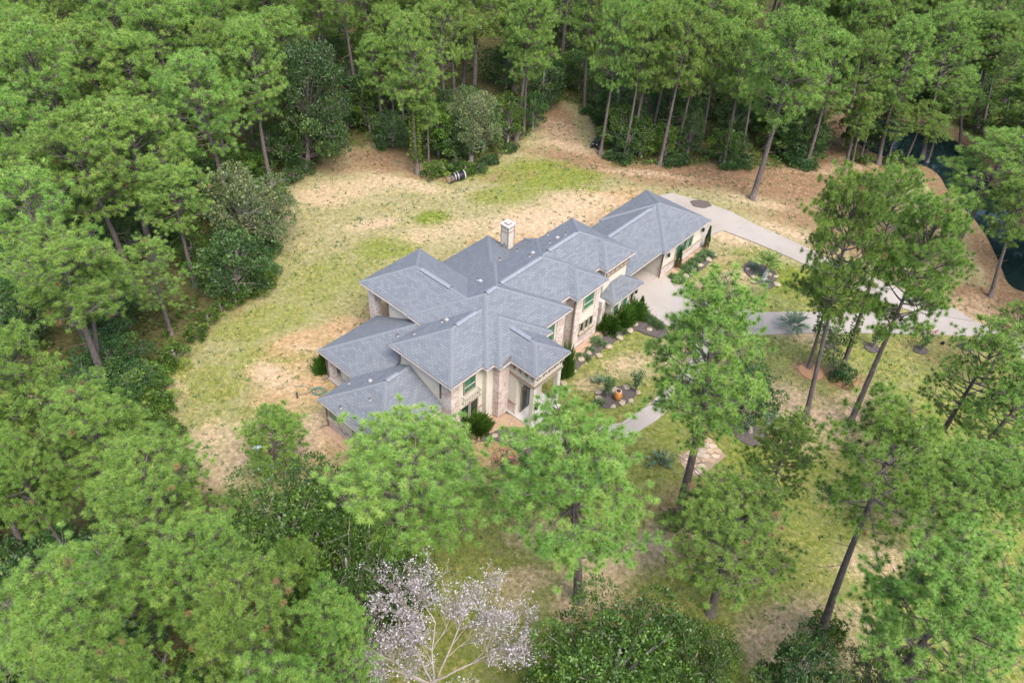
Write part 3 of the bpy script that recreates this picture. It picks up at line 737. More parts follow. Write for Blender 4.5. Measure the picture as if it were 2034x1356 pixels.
# windows
def window(face, p, a0, a1, z0, z1, cols=1, rail=True, pane=GREENGLASS, sill=None, fr=0.07, frame=FRAME, lower=None):
    """a wall opening with frame, panes and sill; p is the wall plane, a0..a1 the run along it"""
    def bx(m_, s0, s1, d0, d1, q0, q1):
        return m_.b(s0, s1, p + d0, p + d1, q0, q1) if face == 'f' else m_.b(p - d1, p - d0, s0, s1, q0, q1)
    f_ = HB()
    bx(f_, a0 - fr, a0, 0, 0.11, z0 - fr, z1 + fr); bx(f_, a1, a1 + fr, 0, 0.11, z0 - fr, z1 + fr)
    bx(f_, a0, a1, 0, 0.11, z1, z1 + fr); bx(f_, a0, a1, 0, 0.11, z0 - fr, z0)
    o = f_.obj('window', frame, house)
    wd = (a1 - a0) / cols; zm = z0 + (z1 - z0) * 0.42
    for c in range(cols):
        s0, s1 = a0 + wd * c + (0.03 if c else 0), a0 + wd * (c + 1)
        if rail:
            bx(HB(), s0, s1, 0.01, 0.055, zm + 0.025, z1).obj('pane', pane, o); bx(HB(), s0, s1, 0.01, 0.045, z0, zm - 0.025).obj('pane', lower or pane, o)
            bx(HB(), s0, s1, 0.01, 0.09, zm - 0.025, zm + 0.025).obj('rail', FASCIA, o)
        else: bx(HB(), s0, s1, 0.01, 0.05, z0, z1).obj('pane', pane, o)
        if c: bx(HB(), s0 - 0.03, s0, 0.01, 0.10, z0, z1).obj('mullion', frame, o)
    if sill: bx(HB(), a0 - 0.15, a1 + 0.15, 0.0, 0.24, z0 - fr - sill, z0 - fr - 0.002).obj('sill', LIME, o)
    return o
window('f', -1.10, -2.58, -1.50, 3.9, 5.25, frame=TRIM)
window('f', -1.10, -2.95, -2.17, 0.95, 2.6, rail=False, pane=DARKGLASS, sill=0.1); window('f', -1.10, -1.93, -1.2, 0.95, 2.6, rail=False, pane=DARKGLASS, sill=0.1)
window('f', -0.92, 11.12, 12.35, 3.85, 5.25)
for u in (10.95, 11.58, 12.2): window('f', -0.92, u, u + 0.40, 1.55, 2.55, rail=False, pane=DARKGLASS, sill=0.22)
window('f', -0.45, 15.02, 15.62, 1.2, 2.55, rail=False, sill=0.14); window('f', -0.45, 16.35, 16.95, 1.2, 2.55, rail=False, sill=0.14); window('f', -0.45, 17.5, 17.9, 1.2, 2.5, rail=False, pane=DARKGLASS)
for u in (26.32, 27.4, 28.42): window('f', -1.45, u, u + 0.66, 1.18, 2.75, rail=False, sill=0.12, pane=glass('teal_glass', (0.02, 0.085, 0.06), (0.03, 0.12, 0.085)) if 'teal_glass' not in bpy.data.materials else bpy.data.materials['teal_glass'])
window('f', -0.66, 6.0, 6.95, 3.5, 5.2)
window('l', -9.43, -8.3, -7.35, 1.25, 2.4, rail=False, sill=0.08)
window('l', -9.43, -5.6, -4.6, 1.25, 2.4, rail=False)
window('l', -3.86, -4.4, -3.7, 4.9, 5.5, rail=False) if False else None
# small iron balconies under two upper windows
def balcony(u0, u1, v, z, h=0.62):
    m_ = MB(); d = 0.42
    top = [(u0, -v, z + h), (u0, -(v + d), z + h), (u1, -(v + d), z + h), (u1, -v, z + h)]; bot = [(x, y, z + 0.04) for x, y, _ in top]
    m_.tube(top, 0.028, 5); m_.tube(bot, 0.028, 5)
    n = 9
    for i in range(n + 1):
        x = u0 + (u1 - u0) * i / n; m_.tube([(x, -(v + d), z + 0.04), (x, -(v + d), z + h)], 0.018, 4)
    for x in (u0, u1): m_.tube([(x, -(v + d * 0.5), z + 0.04), (x, -(v + d * 0.5), z + h)], 0.018, 4)
    m_.obj('balcony_rail', plain('old_iron', (0.16, 0.135, 0.11), 0.6, 0.2) if 'old_iron' not in bpy.data.materials else bpy.data.materials['old_iron'], house)
balcony(-2.8, -1.2, -1.10, 3.05); balcony(5.8, 7.1, -0.66, 2.75)
# wall lanterns
def lantern(u, v, z):
    o = MB().tube([(u, -v, z + 0.22), (u, -(v + 0.12), z + 0.30), (u, -(v + 0.20), z + 0.24)], 0.025, 6).obj('wall_lantern', DARK, house)
    y = -(v + 0.20)
    MB().tube([(u, y, z - 0.24), (u, y, z - 0.16), (u, y, z + 0.14), (u, y, z + 0.24)], [0.05, 0.13, 0.15, 0.04], 6).obj('lantern_body', DARK, o)
    MB().tube([(u, y, z - 0.13), (u, y, z + 0.12)], [0.135, 0.152], 6).obj('lantern_glass', DARKGLASS, o)
lantern(1.41, 2.42, 2.2); lantern(4.13, 2.42, 2.2); lantern(24.75, -1.45, 2.35); lantern(30.75, -1.45, 2.35); lantern(18.1, -0.44, 2.35)
# downspouts
def downspout(u, v, z1, z0=0.1, ext=None, mt=DOWN):
    m_ = HB().b(u - 0.05, u + 0.05, v - 0.05, v + 0.05, z0, z1)
    if ext: m_.tube([(u, -v, z0 + 0.08), (u + ext[0], -(v + ext[1]), z0 - 0.03)], 0.06, 6)
    m_.obj('downspout', mt, house)
downspout(-9.50, -8.66, 2.9, 0.1, (-0.6, -0.3)); downspout(-6.34, -12.7, 2.9, 0.1, (-0.5, -0.2)); downspout(-3.92, -2.15, 5.8, 3.7); downspout(23.9, -1.36, 3.2); downspout(-3.9, -6.5, 5.8, 4.4)
downspout(-0.68, -11.6, 5.8); downspout(9.95, -0.95, 5.8); downspout(13.4, -2.3, 5.8)
# corner trim of the garage
HB().b(23.93, 24.05, -1.50, -1.41, 1.15, 3.1).obj('corner_trim', TRIM, house)
# garden tap box, meter and conduit on the low left wall
for v, z, h in ((-7.0, 0.75, 0.5), (-6.6, 0.7, 0.4), (-5.9, 0.6, 0.6)):
    HB().b(-9.60, -9.50, v - 0.12, v + 0.12, z, z + h).obj('utility_box', plain('grey_box', (0.22, 0.23, 0.26), 0.5, 0.1) if 'grey_box' not in bpy.data.materials else bpy.data.materials['grey_box'], house)
# chimney
ch = HB().b(13.66, 14.50, -12.55, -11.70, 0.0, 5.42).obj('chimney', plain('chimney_boards', (0.41, 0.385, 0.345), 0.85, 0.08, 2), house)
for u, v in ((13.63, -11.76), (13.63, -12.58), (14.44, -11.76), (14.44, -12.58)): HB().b(u, u + 0.09, v, v + 0.09, 0.1, 5.41).obj('corner_board', TRIM, ch)
HB().b(13.62, 14.54, -12.59, -11.66, 4.92, 5.0).obj('band_trim', TRIM, ch)
HB().b(13.58, 14.58, -12.63, -11.62, 5.42, 5.50).obj('band_trim', TRIM, ch)
HB().b(13.56, 14.60, -12.65, -11.60, 5.50, 5.64).obj('chimney_cap', FASCIA, ch)
HB().b(13.80, 14.36, -12.41, -11.84, 5.645, 5.70).obj('flue', plain('flue_rust', (0.16, 0.10, 0.09), 0.8), ch); HB().b(13.87, 14.29, -12.34, -11.91, 5.705, 5.80).obj('flue_cover', FASCIA, ch)
u, v, z = 13.4, -12.1, 3.4
MB().poly([(13.66, 12.5, 3.32), (13.66, 11.72, 3.32), (13.2, 12.1, 3.5)]).poly([(13.66, 12.1, 3.75), (13.66, 12.5, 3.3), (13.2, 12.1, 3.52)]).poly([(13.66, 12.1, 3.75), (13.2, 12.1, 3.52), (13.66, 11.72, 3.3)]).obj('chimney_saddle', ROOF, roof)

# ------------------------------------------------------------------ foliage generators
def cards(P, D, size, aspect=2.0, jitter=1.0, tri=False):
    """one leaf per point P, random facing about direction D"""
    n = len(P); r = rng.normal(size=(n, 3)); r /= np.linalg.norm(r, axis=1)[:, None]
    a = r * jitter + D; a /= np.linalg.norm(a, axis=1)[:, None]
    t2 = rng.normal(size=(n, 3)); b = np.cross(a, t2); b /= np.linalg.norm(b, axis=1)[:, None]
    s = (size * rng.uniform(0.6, 1.3, n))[:, None]
    if tri:
        V = np.stack([P + b * s / aspect / 2, P - b * s / aspect / 2, P + a * s], 1).reshape(-1, 3)
        return V, np.arange(3 * n).reshape(-1, 3)
    c = np.cross(a, b); c /= np.linalg.norm(c, axis=1)[:, None]
    V = np.stack([P, P + a * s * 0.5 + b * s / aspect / 2, P + a * s, P + a * s * 0.5 - b * s / aspect / 2], 1).reshape(-1, 3)
    return V, np.arange(4 * n).reshape(-1, 4)
class Tree: pass
def pine_proto(seed, H=18.0, cb=0.55, R=3.6, nb=40, dens=1.0, fork=None, needle=0.34, nn=72, width=0.033, round_=1.0):
    """a loblolly pine: bare trunk, ascending limbs, each limb ending in pads of rounded needle tufts"""
    r = np.random.default_rng(seed); wood = MB(); tufts = []; tdir = []; tt = []
    sway = r.normal(size=2) * 0.25; ph = r.uniform(0, 6)
    def axis_pt(t, stem):
        x = sway * math.sin(t * 3.0 + ph) * t
        if stem == 1:
            k = max(0.0, t - fork[0]); x = x + np.array(fork[1:3]) * (1 - math.exp(-k * 5)) * 0.9
        return np.array([x[0], x[1], t * H])
    def pad(c, d, rad, n, tone):
        """a flattened cushion of tufts"""
        for _ in range(n):
            o = r.normal(size=3) * np.array([0.85, 0.85, 0.40]) * rad
            if o[2] < -0.25 * rad: o[2] *= 0.5
            q = c + o; tufts.append(q); a = o / (rad + 1e-6) * 0.7 + d * 0.35 + np.array([0, 0, 0.75])
            tdir.append(a / np.linalg.norm(a)); tt.append(tone)
            wood.tube([c - d * 0.2 - np.array([0, 0, 0.15]), q - np.array([0, 0, 0.05])], [0.018, 0.009], 3, cap=False)
    stems = [0] + ([1] if fork else [])
    for st in stems:
        t0 = 0.0 if st == 0 else fork[0]
        ts = np.linspace(t0, 0.97, 12); r0 = 0.30 * H / 18
        wood.tube([axis_pt(t_, st) for t_ in ts], [max(0.03, (r0 if st == 0 else r0 * 0.75) * (1 - 0.86 * t_ ** 1.1) + (0.10 * math.exp(-t_ * 40))) for t_ in ts], 9)
        az = r.uniform(0, 6.28); scl = 0.82 if fork else 1.0
        # a few dead stubs on the bare trunk
        for i in range(5):
            h = r.uniform(cb * 0.55, cb); p0 = axis_pt(h, st); an = r.uniform(0, 6.28); ln = r.uniform(0.5, 1.6)
            wood.tube([p0, p0 + np.array([math.cos(an) * ln, math.sin(an) * ln, -0.1 * ln])], [0.035, 0.012], 4, cap=False)
        for i in range(nb):
            t_ = (i + r.uniform(0, 1)) / nb
            h = cb + (0.975 - cb) * t_ ** 0.9
            prof = math.sqrt(max(0.10, 1 - ((t_ - 0.30) / 0.78) ** 2)) * (0.55 + 0.45 * min(1, t_ / 0.18)) ** round_
            L = R * scl * prof * r.uniform(0.62, 1.10)
            az += 2.4 + r.normal() * 0.5
            el = math.radians(-8 + 58 * t_ + r.normal() * 10)
            p0 = axis_pt(h, st); d = np.array([math.cos(az) * math.cos(el), math.sin(az) * math.cos(el), math.sin(el)])
            curve = np.array([0, 0, 1.0]) * L * r.uniform(0.08, 0.30)
            ss = np.linspace(0, 1, 5); pts = [p0 + d * L * s_ + curve * s_ ** 2 for s_ in ss]
            wood.tube(pts, [0.070 * (1 - 0.8 * s_) * (0.6 + L / R * 0.5) for s_ in ss], 5, cap=False)
            side = np.cross(d, [0, 0, 1.0]); side /= np.linalg.norm(side) + 1e-9
            tone = r.normal() * 0.09
            pad(pts[-1], d, 0.52 * r.uniform(0.8, 1.2), max(3, int(4.6 * dens)), tone)
            npad = max(1, int(round(L * 0.95 * dens)))
            for k in range(npad):
                s_ = r.uniform(0.42, 0.92); sg = 1 if k % 2 else -1
                q = p0 + d * L * s_ + curve * s_ ** 2
                e = q + side * sg * r.uniform(0.18, 0.42) * L * (1.2 - s_ * 0.5) + d * 0.25 * L * r.uniform(0.2, 0.8) + np.array([0, 0, r.uniform(0, 0.22) * L])
                wood.tube([q, (q + e) / 2 + np.array([0, 0, -0.04]), e], [0.035, 0.025, 0.012], 4, cap=False)
                dd = (e - q) / (np.linalg.norm(e - q) + 1e-6)
                pad(e, dd, 0.50 * r.uniform(0.75, 1.2), max(3, int(4.2 * dens)), tone + r.normal() * 0.05)
        for k in range(4): pad(axis_pt(0.975, st) + r.normal(size=3) * np.array([0.5, 0.5, 0.3]), np.array([0, 0, 1.0]), 0.5, 6, 0.05)
    T_ = np.array(tufts); D_ = np.array(tdir); N = len(T_)
    tint = np.clip(0.55 + np.array(tt) + r.normal(0, 0.12, N), 0.10, 1.0); tint[r.uniform(size=N) < 0.005] = 0.0
    size = r.uniform(0.8, 1.2, N)
    P = np.repeat(T_, nn, 0); D = np.repeat(D_, nn, 0); sz = np.repeat(size, nn)
    v = r.normal(size=P.shape); v /= np.linalg.norm(v, axis=1)[:, None]
    a = v + D * 0.30; a /= np.linalg.norm(a, axis=1)[:, None]
    b = np.cross(a, r.normal(size=P.shape)); b /= np.linalg.norm(b, axis=1)[:, None]
    ln = (needle * sz * r.uniform(0.75, 1.15, len(P)))[:, None]
    V = np.stack([P + b * width * 0.5, P - b * width * 0.5, P + a * ln], 1).reshape(-1, 3)
    o = Tree(); o.crown = npmesh('crown', V, np.arange(len(V)).reshape(-1, 3), NEEDLE, dict(tint=np.repeat(np.repeat(tint, nn), 3)))
    o.trunk = wood.mesh('trunk', BARK, True); o.H = float(np.percentile(V[:, 2], 99.7)); o.R = float(np.percentile(np.hypot(V[:, 0], V[:, 1]), 97))
    return o
def leafy_proto(seed, H=9.0, R=3.2, z0=0.12, n=7000, leaf=0.26, mt=OAKLEAF, lobes=26, bk=GREYBARK, flat=1.0, twigs=0, trunk_r=0.2, tint0=0.45, spread=1.0, lob=1.0):
    r = np.random.default_rng(seed); wood = MB()
    C = []; 
    for i in range(lobes):
        t_ = (i + 0.5) / lobes; zc = z0 + (1 - z0) * (0.12 + 0.80 * t_); rr = math.sqrt(max(0.08, 1 - ((t_ - 0.42) / 0.66) ** 2))
        az = i * 2.4 + r.normal() * 0.4; rad = R * rr * r.uniform(0.25, 0.80) * spread
        C.append((rad * math.cos(az), rad * math.sin(az), zc * H * (0.96), R * r.uniform(0.26, 0.44) * lob))
    C = np.array(C)
    k = r.integers(0, lobes, n); c = C[k]
    v = r.normal(size=(n, 3)); v[:, 2] = np.abs(v[:, 2]) * 1.0 - 0.35; v /= np.linalg.norm(v, axis=1)[:, None]
    rad = c[:, 3] * r.uniform(0.55, 1.08, n) ** 0.7
    P = c[:, :3] + v * rad[:, None] * np.array([1, 1, 0.75 * flat])
    P[:, 2] = np.maximum(P[:, 2], 0.08)
    V, Fq = cards(P, v * 0.9 + np.array([0, 0, 0.35]), leaf, 1.8, 1.0)
    cl = np.clip(tint0 + r.normal(0, 0.16, lobes)[k] + r.normal(0, 0.12, n), 0, 1)
    wood.tube([(0, 0, -0.1), (0.05 * H * r.normal() * 0.3, 0.1, H * 0.4), (0, 0, H * 0.85)], [trunk_r * 1.2, trunk_r * 0.7, 0.04], 8)
    for i in range(lobes):
        c0 = C[i]; zs = min(H * 0.6, max(0.3, c0[2] * r.uniform(0.35, 0.75)))
        wood.tube([(0, 0, zs), (c0[0] * 0.5, c0[1] * 0.5, zs + (c0[2] - zs) * 0.6), tuple(c0[:3])], [trunk_r * 0.4, trunk_r * 0.22, 0.02], 5, cap=False)
        for q in range(twigs):
            d = r.normal(size=3); d[2] = abs(d[2]); d /= np.linalg.norm(d)
            wood.tube([tuple(c0[:3]), tuple(c0[:3] + d * c0[3] * 0.6 + r.normal(size=3) * 0.1), tuple(c0[:3] + d * c0[3] * 1.15)], [0.028, 0.017, 0.009], 3, cap=False)
    o = Tree(); o.crown = npmesh('crown', V, Fq, mt, dict(tint=np.repeat(cl, 4))); o.trunk = wood.mesh('trunk', bk, True); o.H = float(np.percentile(P[:, 2], 99.7)); o.R = float(np.percentile(np.hypot(P[:, 0], P[:, 1]), 97))
    return o
def put(name, proto, base_xy, top_off=(0, 0), H=None, W=None, rz=None, label=None, cat='tree', group=None, z=-0.05):
    o = empty(name, (base_xy[0], base_xy[1], z)); H = H or proto.H; W = W or proto.R
    tr = bpy.data.objects.new('trunk', proto.trunk); cr = bpy.data.objects.new('crown', proto.crown)
    link(tr, o); link(cr, o)
    tilt = Vector((0, 0, 1)).rotation_difference(Vector((top_off[0], top_off[1], H)).normalized())
    rz = random.uniform(0, 6.28) if rz is None else rz
    o.rotation_mode = 'QUATERNION'; o.rotation_quaternion = tilt @ Quaternion((0, 0, 1), rz)
    kx = W / proto.R
    o.scale = (kx, kx, H / proto.H)
    return tag(o, label, cat, group)
def vtop(bpx, tpx):
    """height and lean of a tree from its foot and the tip of its crown"""
    B = at(*bpx); d = ray(*tpx); s_ = (B[:2] @ d[:2]) / (d[:2] @ d[:2]); P = np.array([0, 0, HC]) + s_ * d
    return B[:2], P[2], (P - B)[:2]
PINES = [pine_proto(11, cb=0.50, R=3.9, nb=46, dens=1.2), pine_proto(12, cb=0.56, R=3.5, nb=42, dens=1.2), pine_proto(13, cb=0.46, R=3.3, nb=46, dens=1.2), pine_proto(14, cb=0.60, R=3.8, nb=40, dens=1.2), pine_proto(15, cb=0.40, R=3.6, nb=50, dens=0.95), pine_proto(16, cb=0.62, R=3.2, nb=36, dens=1.25), pine_proto(17, cb=0.50, R=4.3, nb=36, dens=1.0), pine_proto(18, cb=0.55, R=2.9, nb=52, dens=1.3)]
PINE_FORK = pine_proto(21, cb=0.50, R=3.5, nb=30, fork=(0.36, 0.9, 0.2), dens=1.1, nn=90, width=0.026, needle=0.33)
PINE_YOUNG = pine_proto(22, H=8, cb=0.18, R=2.3, nb=30, dens=1.3, needle=0.36)
NK = dict(nn=120, width=0.021, needle=0.32)
PINE_NEAR = [pine_proto(31, cb=0.50, R=3.7, nb=47, dens=1.45, **NK), pine_proto(32, cb=0.54, R=4.0, nb=47, dens=1.45, **NK), pine_proto(33, cb=0.48, R=3.8, nb=45, dens=1.45, **NK)]
PINE_HIGH = pine_proto(34, cb=0.64, R=3.6, nb=32, dens=1.35, **NK)
OAKS = [leafy_proto(41, 9, 3.2, n=9000, lobes=40, spread=1.25, lob=0.68, leaf=0.22), leafy_proto(42, 8, 3.4, n=9500, lobes=44, spread=1.25, lob=0.66, leaf=0.22, twigs=2), leafy_proto(43, 10, 3.0, n=9000, lobes=38, spread=1.3, lob=0.7, leaf=0.22), leafy_proto(48, 8, 3.0, n=8000, lobes=34, spread=1.3, lob=0.66, mt=LUSH, tint0=0.36, leaf=0.22)]
OAK_PALE = leafy_proto(44, 8, 3.6, z0=0.25, n=12000, mt=GREYLEAF, lobes=46, twigs=3, trunk_r=0.28, leaf=0.2, spread=1.25, lob=0.7)
OAK_MOSS = leafy_proto(45, 10, 3.6, z0=0.05, n=17000, mt=OAKLEAF, bk=BARK, lobes=50, twigs=3, leaf=0.19, spread=1.15, lob=0.75)
OAK_NEAR = [leafy_proto(46, 10, 4.0, n=30000, leaf=0.15, lobes=70, mt=LUSH, tint0=0.26, spread=1.2, lob=0.62), leafy_proto(47, 9, 4.2, n=30000, leaf=0.15, lobes=70, mt=LUSH, tint0=0.28, twigs=2, spread=1.2, lob=0.62)]
BUSH = [leafy_proto(51, 2.2, 1.4, 0.05, 2000, 0.2, LUSH, 16, trunk_r=0.06, spread=1.25, lob=0.75), leafy_proto(52, 1.6, 1.5, 0.03, 2000, 0.2, OAKLEAF, 18, trunk_r=0.05, spread=1.25, lob=0.75), leafy_proto(53, 2.8, 1.5, 0.05, 2200, 0.2, OAKLEAF, 18, trunk_r=0.06, spread=1.25, lob=0.75)]

# ------------------------------------------------------------------ trees one can tell apart
taken = []
def edge_y(x, y, h, W, k=0.62):
    """height in the photo at which the crown's upper outline falls"""
    dx, dy = x, y; L = math.hypot(dx, dy)
    return min(proj((x, y, h))[1], proj((x + dx / L * W * k, y + dy / L * W * k, h * 0.90))[1], proj((x + dx / L * W * 0.9, y + dy / L * W * 0.9, h * 0.78))[1])
def hero(name, proto, bpx, tpx, W, label, rz=None, group=None, k=0.62):
    B, h0, off = vtop(bpx, tpx); h = h0
    for _ in range(60):
        o_ = off * h / h0; e = edge_y(B[0] + o_[0], B[1] + o_[1], h, W, k) - tpx[1]
        h += e * 0.018
        h = max(2.0, h)
    off = off * h / h0
    taken.append((B[0], B[1], W)); return put(name, proto, B, off, h, W, rz, label, 'tree', group)
def crown_at(name, proto, tpx, h, W, label, rz=None, group=None, lean=(0, 0), k=0.62):
    p = at(tpx[0], tpx[1], h * 0.96)[:2]; L = np.linalg.norm(p)
    for _ in range(60):
        e = edge_y(p[0], p[1], h, W, k) - tpx[1]
        p = p + np.array([0, e * 0.02]); q = at(tpx[0], proj((p[0], p[1], h * .8))[1], h * .8); p = np.array([q[0], p[1]])
    taken.append((p[0] - lean[0], p[1] - lean[1], W)); return put(name, proto, (p[0] - lean[0], p[1] - lean[1]), lean, h, W, rz, label, 'tree', group)
hero('pine_tree', PINE_FORK, (1345, 1030), (1442, 585), 3.9, 'tall forked pine in the front lawn with its trunk across the flagstone patch', 1.2)
hero('pine_tree', PINE_NEAR[1], (1600, 832), (1715, 330), 2.9, 'tall bare-trunked pine on the left of the two leaning lawn pines', 0.4)
hero('pine_tree', PINE_NEAR[0], (1685, 848), (1885, 385), 3.1, 'tall bare-trunked pine on the right of the two leaning lawn pines', 2.0)
hero('pine_tree', PINE_HIGH, (1607, 730), (1665, 520), 2.2, 'short pine with ivy round its trunk beside the driveway', 3.0)
hero('pine_tree', PINE_HIGH, (1672, 735), (1805, 335), 2.6, 'slim pine with vine on its trunk and a bush at its foot', 1.0)
hero('pine_tree', PINE_HIGH, (1627, 1268), (1800, 790), 3.2, 'pine with the long dark slanting trunk over the bare lower lawn', 4.0)
hero('pine_tree', PINE_NEAR[0], (1150, 1190), (1130, 810), 4.3, 'bright green pine standing before the front porch', 0.2)
hero('pine_tree', PINE_NEAR[1], (797, 1120), (835, 818), 5.0, 'broad bright green pine before the low left wing of the house', 0.9)
hero('pine_tree', PINE_YOUNG, (548, 940), (545, 797), 2.3, 'young bushy pine on the open lawn by the corner of the house', 0.5)
crown_at('pine_tree', PINE_HIGH, (1560, 842), 12, 2.4, 'small pine half hidden behind a larger one on the front lawn', 0.3)
hero('pine_tree', PINE_NEAR[2], (1412, 1218), (1475, 950), 3.7, 'pine with two dark stems showing through its thin lower crown', 2.2)
hero('pine_tree', PINE_NEAR[1], (1815, 1112), (1935, 885), 3.0, 'pine with a thick stub of trunk showing below its crown near the right border', 1.3)
hero('pine_tree', PINE_NEAR[0], (1885, 1100), (2030, 900), 2.7, 'pine at the right border behind the thick stub trunk', 2.3)
crown_at('pine_tree', PINE_NEAR[2], (1900, 1100), 16, 4.0, 'broad pine filling the bottom right corner', 2.9)
crown_at('pine_tree', PINES[4], (1965, 640), 15, 2.8, 'ivy-trunked pine at the right border below the driveway', 0.8)
crown_at('pine_tree', PINES[2], (2020, 720), 14, 2.5, 'dense pine against the right border below the ivy-trunked one', 0.1)
crown_at('pine_tree', PINES[0], (1985, 262), 14, 4.2, 'pine at the right border beside the far end of the pond', 1.7)
crown_at('pine_tree', PINES[4], (2030, 600), 9, 2.0, 'bluish small pine at the right border beside the drive', 1.7)
hero('pine_tree', PINES[1], (1968, 588), (2040, 350), 2.6, 'leaning pine by the pond at the right border', 1.1)
hero('pine_tree', PINES[0], (1495, 395), (1600, 15), 4.2, 'tall pine standing clear of the wood beside the driveway', 0.7)
# pines along the back edge of the clearing
BACKROW = [((1437, 330), (1490, 55), 2.6), ((1192, 308), (1240, -10), 2.6), ((1238, 318), (1290, 30), 2.4), ((1255, 308), (1310, 0), 2.6), ((1310, 328), (1378, 10), 2.6), ((1342, 312), (1405, 20), 2.6), ((1222, 268), (1250, -40), 2.4),
           ((1600, 330), (1680, 60), 3.0), ((1545, 300), (1600, 30), 2.6), ((1680, 332), (1742, 60), 2.8), ((1708, 320), (1760, 150), 1.6), ((1745, 325), (1815, 30), 3.2), ((1795, 328), (1850, 200), 1.8), ((1832, 315), (1900, 5), 3.6), ((1950, 265), (2000, 20), 3.0),
           ((830, 345), (805, 25), 3.0), ((852, 336), (846, 170), 1.5), ((762, 272), (742, 70), 2.4), ((803, 278), (790, 60), 2.0), ((782, 250), (770, 10), 2.4), ((905, 240), (890, -30), 3.4), ((1025, 278), (1062, -20), 3.2), ((1040, 268), (1050, 20), 2.6),
           ((1160, 222), (1175, -60), 2.6), ((1520, 290), (1560, 40), 2.6), ((1475, 300), (1510, 60), 2.4), ((1390, 300), (1440, 30), 2.6)]
BACKL = ['thin-trunked pine with a light vine low on its trunk, nearest the side drive', 'pine whose pale trunk rises right beside the black quad bike', 'pine with the frontmost foot in the clump right of the quad bike', 'thin pine close right of the frontmost trunk in the quad bike clump',
         'left one of the two pale trunks straight behind the garage roof', 'right one of the two pale trunks straight behind the garage roof', 'thin pine set back behind the quad bike', 'pine with a bush at its foot nearest the tall pine by the drive',
         'slim pine right behind the tall pine by the drive', 'pine with the leftmost trunk in front of the pond', 'short slim pine just right of the leftmost pond trunk', 'pine with the dark trunk crossing the bright part of the pond', 'short slim pine before the dark middle of the pond', 'thick-trunked tall pine before the right part of the pond',
         'pine on the far bank right of the pond', 'pine with a bright green vine covering its trunk', 'thin bare pole-like pine beside the vine-covered one', 'leftmost of the slim pines behind the mossy oak', 'slim pine between the vine-covered pine and the leftmost slim one', 'slim pine standing back behind the left group',
         'tall pine rising behind the pale oak', 'left trunk of the crossed pair at the left side of the dirt track', 'right trunk of the crossed pair at the left side of the dirt track', 'pine at the head of the dirt track on its right side', 'shaded pine behind the bush right of the garage roof', 'shaded pine behind the vine-trunked pine by the drive', 'shaded pine behind the two pale trunks of the garage']
for i, (b_, t_, W_) in enumerate(BACKROW):
    hero('pine_tree', PINES[(i * 3 + 1) % 4], b_, t_, W_, BACKL[i], group='pines along the back edge of the clearing')
for b_, t_, W_, l_ in (((1690, 336), (1722, 185), 1.7, 'short round-headed pine before the left end of the pond'), ((1762, 330), (1795, 205), 1.7, 'short round-headed pine before the middle of the pond'), ((1842, 322), (1872, 225), 1.8, 'short round-headed pine before the right half of the pond'),
                        ((1905, 300), (1915, 120), 2.8, 'pine on the pond bank with its crown over the right half of the water')):
    hero('pine_tree', PINES[2], b_, t_, W_, l_)
for i, (px, py) in enumerate(((1690, 216), (1735, 205), (1790, 200), (1840, 215), (1890, 235), (1935, 258), (1985, 300), (2030, 350), (2070, 405))):
    p = at(px, py); hero('pine_tree', PINES[i % 8], (px, py), (px + 40, py - 240), 3.4, 'shaded pine in the row along the far bank of the pond', group='pines along the far bank of the pond')
for px, py in ((2120, 430), (2165, 500), (2130, 585), (2190, 600), (2095, 370), (2160, 400)):
    hero('pine_tree', PINES[(px // 10) % 8], (px, py), (px + 60, py - 260), 3.6, 'pine standing along the right bank of the pond at the border of the photo', group='pines along the right bank of the pond')
for px, py in ((2075, 470), (2090, 520), (2080, 440), (2060, 420)):
    p = at(px, py); put('leafy_tree', OAKS[px % 4], (p[0] + 1.2, p[1]), (0, 0), 4.5, 2.2, None, 'leafy tree overhanging the right bank of the pond', 'tree', 'leafy trees on the right bank of the pond')
